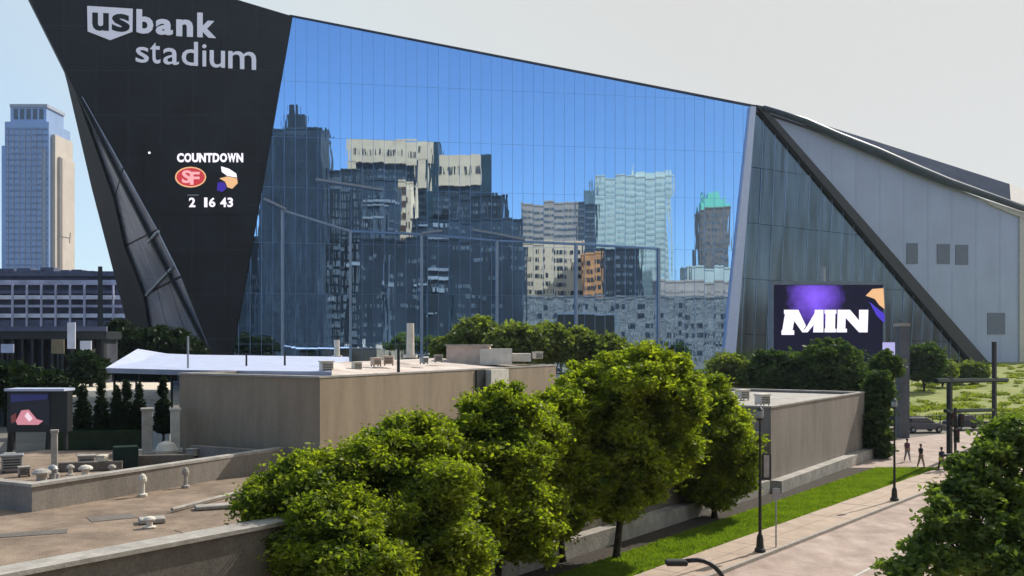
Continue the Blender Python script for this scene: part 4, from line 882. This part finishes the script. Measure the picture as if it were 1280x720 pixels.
# kiosk with a small screen
kp = P(45, 0, 48); kp.z = TZ; ks = thing('kiosk_screen', 'dark kiosk with pale roof and pink picture at the left edge', 'kiosk', kp)
fbox('cabinet', M_dsteel, 9, 84, 489, 540, 48, .6, ks); fbox('roof', M_membrane, 5, 80, 486, 489, 47.7, 1.2, ks)
fbox('screen', emat('kiosk_navy_mat', srgb(12, 14, 34), .5), 13, 62, 491, 531, 47.96, .03, ks)
KS = Plane(P(10, 500, 47.93), P(60, 500, 47.93), P(10, 530, 47.93))
MB().slab([KS(*p) for p in [(20, 526), (27, 513), (36, 512), (46, 524), (54, 526), (48, 531), (22, 531)]], KS.n * .02).build('pink_picture', emat('kiosk_pink_mat', srgb(215, 140, 155), .8), ks)
MB().slab([KS(*p, .02) for p in [(31, 520), (35, 515), (41, 523), (37, 527)]], KS.n * .02).build('pale_picture', emat('kiosk_pale_mat', srgb(240, 215, 225), .9), ks)
MB().slab([KS(*p, .02) for p in [(14, 520), (21, 516), (20, 527), (15, 529)]], KS.n * .02).build('red_picture', emat('kiosk_red_mat', srgb(120, 60, 60), .6), ks)
MB().slab([KS(*p, .02) for p in [(14, 493), (60, 493), (60, 499), (14, 503)]], KS.n * .02).build('blue_picture', emat('kiosk_blue_mat', srgb(30, 34, 90), .7), ks)
for px in (14, 60, 80): fbox('post', M_dsteel, px, px + 3, 538, 562, 48.1, .2, ks)
# pale garden wall and conifers
gw = thing('cream_roof_building', 'low building with bright cream roof behind dark conifers left of the tan building', 'building', (P(150, 0, 90).x, 90, 0))
qa = [P(84, 500, 78), P(212, 500, 78), P(214, 474, 106), P(88, 474, 106)]
MB().prism([(p.x, p.y) for p in qa], 0, 4.5).build('wall', M_plaster, gw)
MB().prism(inset([(p.x, p.y) for p in qa], -.3), 4.501, 4.75).build('roof', mat('cream_roof_mat', (.66, .58, .46), .8, var=.12, scale=.8), gw)
GC = 'dark conifers before the cream roof'
for i, (px, w_, yt, lab) in enumerate(((103, 12, 486, 'leftmost dark conifer before the cream roof'), (127, 10, 478, 'second dark conifer before the cream roof'), (146, 9, 488, 'short dark conifer in the middle of the cream roof'), (158, 11, 481, 'pointed dark conifer right of the middle'), (174, 9, 486, 'dark conifer left of the weathered pillar'), (204, 12, 478, 'tall dark conifer between the two stone pillars'))):
    Y = 57; b_ = P(px, 540, Y); b_.z = TZ
    tree('conifer', lab, b_, [lob(px, 525, Y, w_, 12), lob(px, 510, Y, w_ * .75, 14), lob(px, yt + 8, Y, w_ * .4, 12), lob(px, yt + 1, Y, w_ * .2, 8), lob(px, 534, Y, w_, 8)], .07, 260, 40, .07, M_lf4, GC, 90 + i, cs=(.1, .2), limbs=2)
tag(MB().box((P(125, 0, 56).x, 56, TZ + .55), (5.2, .9, 1.1), .05).build('hedge_core', M_lf4), 'dense dark clipped hedge under the conifers', 'hedge')
# poles and rooftop things on the tan building
def pole(label, px, y0, y1, Y, r, m, name='roof_pole'):
    a, b_ = P(px, y0, Y), P(px, y1, Y); o = MB().tube([a, a.lerp(b_, .08), a.lerp(b_, .081), b_], [r * 1.8, r * 1.8, r, r * .9], 10).build(name, m, None, base=a); return tag(o, label, 'pole')
pole('thick white vent stack on the tan building roof', 513, 447, 404, 68, .28, M_plaster, 'vent_stack')
pole('short pale vent stack on the roof left of the white stack', 421, 446, 425, 66, .2, M_plaster, 'vent_stack')
pole('thin dark pole on the roof edge left of the white stack', 498, 468, 434, 60, .1, M_dsteel)
pole('thin dark pole over the left end of the canopy', 235, 464, 420, 64, .07, M_steel)
pole('short dark pole on the canopy at the middle', 308, 460, 442, 66, .07, M_dsteel)
pole('short dark pole on the canopy right of the middle', 356, 458, 440, 66, .07, M_dsteel)
ph = thing('penthouse', 'small pink plaster penthouse on the tan building roof', 'penthouse', P(600, 452, 76))
fbox('wall', M_pink, 558, 612, 432, 460, 76, 5, ph); fbox('wall', M_plaster, 600, 640, 436, 456, 75, 3, ph); fbox('roof', M_coping, 556, 614, 430.5, 432, 75.8, 5.4, ph); fbox('ledge', M_plaster, 640, 664, 442, 452, 76, 3, ph)
Rr = random.Random(3)
for i, (px, Y) in enumerate([(446, 60), (470, 62), (486, 63), (530, 66), (548, 69), (408, 58), (672, 80)]):
    lab = ['low pale duct near the front corner of the tan roof', 'pale roof box left of the thin dark pole', 'reddish roof box beside the thin dark pole', 'grey roof box right of the white stack', 'rounded roof box left of the pink penthouse', 'small pale box over the front corner of the tan roof', 'pale box on the tan roof behind the trees'][i]
    unit(lab, px, Y, P(px, [463, 458, 457, 455, 453, 466, 450][i], Y).z, Rr.uniform(.5, .75), Rr.uniform(0, 1), m=[M_plaster, M_pink, M_pink, M_steel, M_coping, M_plaster, M_plaster][i])
# things on the pale roof of the low building
for i, (px, Y, lab) in enumerate([(928, 68, 'white roof vent farther back on the low building'), (953, 62, 'white roof vent nearer the front corner of the low building')]):
    unit(lab, px, Y, z3 - .2, .8, m=M_plaster)

# ================================================================ STREET FURNITURE
def street_lamp(label, base, h, banner):
    t = thing('street_lamp', label, 'street lamp', base, 'black street lamps by the kerb'); b0 = Vector(base)
    MB().lathe(b0, [(.24, 0), (.24, .12), (.17, .2), (.14, .6), (.1, .75)], 12).build('base', M_dsteel, t)
    MB().lathe(b0, [(.075, .7), (.055, h * .6), (.045, h - .5)], 10).build('pole', M_dsteel, t)
    MB().lathe(b0 + Vector((0, 0, h - .5)), [(.06, 0), (.14, .06), (.17, .12)], 12).build('fitter', M_dsteel, t)
    MB().lathe(b0 + Vector((0, 0, h - .38)), [(.12, 0), (.17, .12), (.15, .3), (.05, .38)], 12).build('lamp_globe', mat('globe_mat', (.3, .32, .3), .3, var=.05), t)
    MB().lathe(b0 + Vector((0, 0, h - .02)), [(.16, 0), (.1, .07), (.02, .14)], 12).build('finial', M_dsteel, t)
    if banner:
        z = banner
        fr = MB(); x0 = b0.x + .12
        for (a, c) in (((x0, z), (x0 + .32, z)), ((x0, z + 1.05), (x0 + .32, z + 1.05)), ((x0, z), (x0, z + 1.05)), ((x0 + .32, z), (x0 + .32, z + 1.05))):
            fr.tube([(a[0], b0.y, a[1]), (c[0], b0.y, c[1])], .045, 6)
        fr.tube([(b0.x, b0.y, z + .9), (x0, b0.y, z + .9)], .03, 6); fr.build('banner_frame', M_dsteel, t)
        MB().box((x0 + .16, b0.y, z + .52), (.24, .02, .95)).build('banner', M_coping, t)
    return t
l1 = G(950, 690, .1); l2 = G(1118, 626, .1)
street_lamp('black street lamp with a framed banner, nearer one by the kerb', l1, 6.1, 3.25)
t2 = street_lamp('black street lamp without banner, farther one by the kerb', l2, 5.7, None)
def sighead(root, x, y, z, s=1.0):
    o = MB().box((x, y, z), (.3 * s, .24 * s, .85 * s)).build('signal_head', M_dsteel, root, bevel=.02)
    for k, c in enumerate(((.06, .012, .01), (.05, .03, .01), (.012, .04, .02))):
        MB().tube([(x, y - .12 * s, z + (.26 - k * .26) * s), (x, y - .2 * s, z + (.26 - k * .26) * s)], .09 * s, 10).build('lens', mat('lens%d_mat' % k, c, .3, var=.05), o if False else root)

# small sign post beside the nearer lamp
sp = G(970, 684, .1); sg = thing('sign_post', 'thin grey sign post just right of the nearer street lamp', 'sign', sp)
MB().tube([sp, sp + Vector((0, 0, 2.6))], .035, 8).build('post', M_steel, sg); MB().box(sp + Vector((0, -.04, 2.35)), (.34, .03, .46)).build('plate', M_steel, sg, bevel=.01)
# gooseneck poles
def goose(label, X, Y, top, reach):
    t = thing('curved_arm_pole', label, 'pole', (X, Y, 0), 'dark poles with a curved arm')
    pts = [(X, Y, 0), (X, Y, top - 1.0)] + [(X - .75 * (1 - math.cos(a)), Y, top - 1.0 + 1.0 * math.sin(a)) for a in np.linspace(.2, 1.57, 8)] + [(X - reach, Y, top - .02)]
    MB().tube(pts, [.09, .07] + [.055] * 8 + [.05], 10).build('pole', M_dsteel, t, smooth=True)
    MB().box((X - reach - .22, Y, top - .06), (.5, .24, .13)).build('lamp_head', M_dsteel, t, bevel=.03)
goose('dark pole with curved arm cut off at the bottom edge', (912 - 640) / F * 22, 22, 4.05, 1.0)
goose('dark pole with curved arm rising behind the dark near tree', (1217 - 640) / F * 48, 48, 3.5, 1.05)
# signal pole & gantry
gy = thing('steel_gantry', 'dark steel frame of two posts and long beams beyond the crossing', 'gantry', (31.9, 70, 0))
p1, p2 = Vector((31.9, 70, 0)), Vector((43.2, 86, 0)); gd = (p2 - p1).normalized()
def gpost(p, h): MB().box(p + Vector((0, 0, h / 2)), (.3, .3, h), .6).build('post', M_dsteel, gy)
gpost(p1, 6.6); gpost(p2, 9.2)
for z, a, b_, th in ((6.45, -4.6, 27, .38), (4.2, -1.5, 19.5, .3)):
    s_, e_ = p1 + gd * a, p1 + gd * b_; s_.z = z; e_.z = z - (.9 if z > 5 else 1.1); MB().tube([s_, e_], th / 2, 6).build('beam', M_dgreen, gy)
sgp = thing('traffic_signal', 'black traffic signal on the near gantry post line', 'traffic signal', (32.0, 69.3, 0))
MB().tube([(32, 69.3, 0), (32, 69.3, 4.4)], .1, 8).build('pole', M_dsteel, sgp)
for dz, dx in ((3.6, -.32), (3.5, .34), (2.4, 0)): sighead(sgp, 32 + dx, 69.1, dz, 1.15)
# grey column
co = thing('grey_column', 'tall square grey column standing right of the video screen', 'column', (P(1131, 0, 92).x, 92, 0))
fbox('shaft', mat('column_mat', (.12, .135, .15), .8, var=.2, dirt=.3), 1125, 1137, 408, 560, 92, 1.2, co); fbox('cap', M_coping, 1124, 1138, 404, 408, 91.9, 1.4, co)
fbox('poster', emat('poster_mat', srgb(190, 185, 240), .8), 1104, 1121, 428, 452, 110, .2, tag_p := thing('small_lit_panel', 'small glowing lavender panel between the screen and the grey column', 'panel', (P(1112, 0, 110).x, 110, 0)))
fbox('post', M_dsteel, 1111, 1114, 452, 500, 110.1, .2, tag_p)
# parked cars beyond the crossing
def car(label, x, y, rz, col, group='cars parked beyond the crossing', van=0):
    t = thing('parked_car', label, 'car', (x, y, 0), group); m = mat('car_paint_%d' % int(col[2] * 1000), col, .3, .3, var=.05); Rm = Matrix.Rotation(rz, 3, 'Z'); o = Vector((x, y, 0))
    T = lambda v: o + Rm @ Vector(v)
    prof = [(-2.2, .35), (-2.25, .75), (-2.05, .95), (-1.3, 1.02), (1.1, .98), (2.0, .85), (2.22, .6), (2.2, .32)]
    def ext(pr, w0, w1=None):
        w1 = w1 or w0; n = len(pr); mb = MB(); mb.add([T((a, -w0 / 2, b_)) for a, b_ in pr] + [T((a, w1 / 2, b_)) for a, b_ in pr], [tuple(range(n)), tuple(range(2 * n - 1, n - 1, -1))] + [(i, (i + 1) % n, n + (i + 1) % n, n + i) for i in range(n)]); return mb
    ext(prof, 1.78).build('body', m, t, bevel=.05)
    ext([(-1.75, 1.0), (-1.35, 1.42 + van), (.35, 1.45 + van), (1.15, 1.0)], 1.5).build('cabin_glass', M_dglass, t, bevel=.04)
    ext([(-1.35, 1.43 + van), (-1.2, 1.49 + van), (.25, 1.5 + van), (.38, 1.44 + van)], 1.45).build('roof', m, t, bevel=.02)
    for a in (-1.4, 1.38):
        for s in (-1, 1):
            MB().tube([T((a, s * .72, .33)), T((a, s * .93, .33))], .33, 14).build('wheel', M_dsteel, t)
            MB().tube([T((a, s * .9, .33)), T((a, s * .945, .33))], .18, 10).build('rim', M_steel, t)
    for s in (-1, 1): MB().box(T((2.2, s * .65, .68)), (.08, .34, .14), rz).build('headlight', M_plaster, t)
car('silver roofed dark car parked nearest the grey column', P(1152, 0, 98).x, 98, .12, (.09, .1, .12))
car('charcoal car parked behind the gantry post', P(1208, 0, 101).x, 101, .15, (.03, .035, .045))
car('dark blue car parked left of the silver roofed car', P(1105, 0, 100).x + 1.3, 102, .1, (.02, .03, .06))
fc = thing('dark_fence', 'low dark railing between the crossing and the grass slope', 'fence', (P(1190, 0, 105).x, 105, 0))
fa, fb = P(1120, 0, 104), P(1246, 0, 108); fa.z = fb.z = 0
for z in (.3, 1.1): MB().tube([fa + Vector((0, 0, z)), fb + Vector((0, 0, z))], .06, 6).build('rail', M_dsteel, fc)
for k in range(15): p = fa.lerp(fb, k / 14); MB().tube([p, p + Vector((0, 0, 1.2))], .05, 6).build('post', M_dsteel, fc)
# bright foot strip below the metal wall
struct(MB().slab([P(1190, 462, 225), P(1330, 457, 225), P(1330, 463, 222), P(1190, 467, 222)], (0, 0, -.5)).build('plaza_kerb', M_coping))

# ================================================================ PEDESTRIANS
M_skin = mat('skin_mat', (.32, .19, .13), .6, var=.08); M_hair = mat('hair_mat', (.02, .015, .01), .8)
def skinned(name, m, root, vs, es, rad, base, rz, sub=1):
    Rm = Matrix.Rotation(rz, 3, 'Z'); me = bpy.data.meshes.new(name); me.from_pydata([tuple(Rm @ Vector(v)) for v in vs], es, []); me.materials.append(m)
    o = bpy.data.objects.new(name, me); COL.objects.link(o); o.parent = root
    md = o.modifiers.new('skin', 'SKIN'); md.use_smooth_shade = True
    for i, q in enumerate(rad): me.skin_vertices[0].data[i].radius = (q, q)
    me.skin_vertices[0].data[0].use_root = True
    sm_ = o.modifiers.new('sub', 'SUBSURF'); sm_.levels = sub; sm_.render_levels = sub; return o
def person(label, x, y, rz, shirt, trousers, st_=.22):
    root = thing('person', label, 'person', (x, y, -.02), 'pedestrians on the crossing')
    V = [(0, 0, .95), (0, 0, 1.12), (0, .01, 1.32), (0, .01, 1.47), (0, 0, 1.56), (0, -.01, 1.66), (0, -.005, 1.73)]; E = [(0, 1), (1, 2), (2, 3), (3, 4), (4, 5), (5, 6)]; Q = [.13, .11, .13, .055, .065, .085, .05]
    V.append((0, -.10, 1.63)); E.append((5, 7)); Q.append(.014)
    for sx in (-1, 1):
        f = st_ * sx; k = len(V)
        V += [(.17 * sx, .01, 1.41), (.22 * sx, .04 * sx * .8, 1.13), (.23 * sx, -.03 - .14 * sx * -1 * .6, .9), (.23 * sx, -.05 - .14 * sx * -.6, .82)]; E += [(2, k), (k, k + 1), (k + 1, k + 2), (k + 2, k + 3)]; Q += [.05, .04, .028, .03]
        for j in range(4):
            h = len(V); bx_ = .23 * sx; by_ = V[k + 3][1] - .03 + .02 * j; ln = (.06, .075, .07, .055)[j]
            V += [(bx_, by_, .79), (bx_ - .012 * sx, by_ - .005, .79 - ln)]; E += [(k + 3, h), (h, h + 1)]; Q += [.009, .007]
        h = len(V); V += [(.215 * sx, V[k + 3][1] - .04, .80), (.205 * sx, V[k + 3][1] - .055, .76)]; E += [(k + 3, h), (h, h + 1)]; Q += [.010, .008]
        k = len(V); V += [(.085 * sx, 0, .88), (.095 * sx, -f * .5 - .03, .49), (.095 * sx, -f, .09), (.1 * sx, -f - .14, .04)]; E += [(0, k), (k, k + 1), (k + 1, k + 2), (k + 2, k + 3)]; Q += [.085, .06, .042, .035]
    skinned('body', M_skin, root, V, E, Q, None, rz)
    V = [(0, 0, 1.0), (0, 0, 1.15), (0, .01, 1.34), (0, .01, 1.44)]; E = [(0, 1), (1, 2), (2, 3)]; Q = [.16, .145, .16, .085]
    for sx in (-1, 1):
        k = len(V); V += [(.17 * sx, .01, 1.41), (.21 * sx, .032 * sx * .8, 1.18)]; E += [(2, k), (k, k + 1)]; Q += [.07, .055]
    skinned('shirt', shirt, root, V, E, Q, None, rz)
    V = [(0, 0, .98)]; E = []; Q = [.15]
    for sx in (-1, 1):
        f = st_ * sx; k = len(V); V += [(.085 * sx, 0, .87), (.095 * sx, -f * .5 - .03, .49), (.095 * sx, -f, .12)]; E += [(0, k), (k, k + 1), (k + 1, k + 2)]; Q += [.1, .075, .06]
    skinned('trousers', trousers, root, V, E, Q, None, rz)
    MB().lathe(Vector((x, y + .02, 1.64)), [(.07, -.03), (.098, .02), (.085, .09), (.03, .125)], 12).build('hair', M_hair, root, smooth=True)
M_c1 = mat('navy_cloth_mat', (.02, .025, .05), .9); M_c2 = mat('black_cloth_mat', (.015, .015, .018), .9); M_c3 = mat('tan_cloth_mat', (.35, .26, .18), .9); M_c4 = mat('plum_cloth_mat', (.12, .05, .07), .9); M_c5 = mat('grey_cloth_mat', (.2, .2, .22), .9)
g_ = G(1151, 585); person('person in black top and tan trousers walking on the crossing', g_.x, g_.y, .5, M_c2, M_c3)
g_ = G(1177, 590); person('person all in dark navy nearest the gantry post', g_.x, g_.y, 3.4, M_c1, M_c2)
g_ = G(1134, 577); person('person in plum top and grey trousers beside the farther lamp', g_.x, g_.y, .2, M_c4, M_c5)

# ================================================================ HAZE
hm = bpy.data.materials.new('haze_mat'); hm.use_nodes = True; n_ = hm.node_tree  # thin air volume added to lift shadows and pale the far tower
n_.nodes.remove(n_.nodes['Principled BSDF']); pv = n_.nodes.new('ShaderNodeVolumePrincipled')
pv.inputs['Color'].default_value = (.72, .84, 1, 1); pv.inputs['Density'].default_value = .00009; pv.inputs['Anisotropy'].default_value = .35
n_.links.new(pv.outputs[0], n_.nodes['Material Output'].inputs['Volume'])
hz = MB().hexa([(-2000, -2000, -1.5), (2000, -2000, -1.5), (2000, 2000, -1.5), (-2000, 2000, -1.5)], [(-2000, -2000, 185), (2000, -2000, 185), (2000, 2000, 185), (-2000, 2000, 185)]).build('haze', hm)
tag(hz, 'thin pale haze over the whole place, added to lift the shadows', 'haze', kind='stuff')
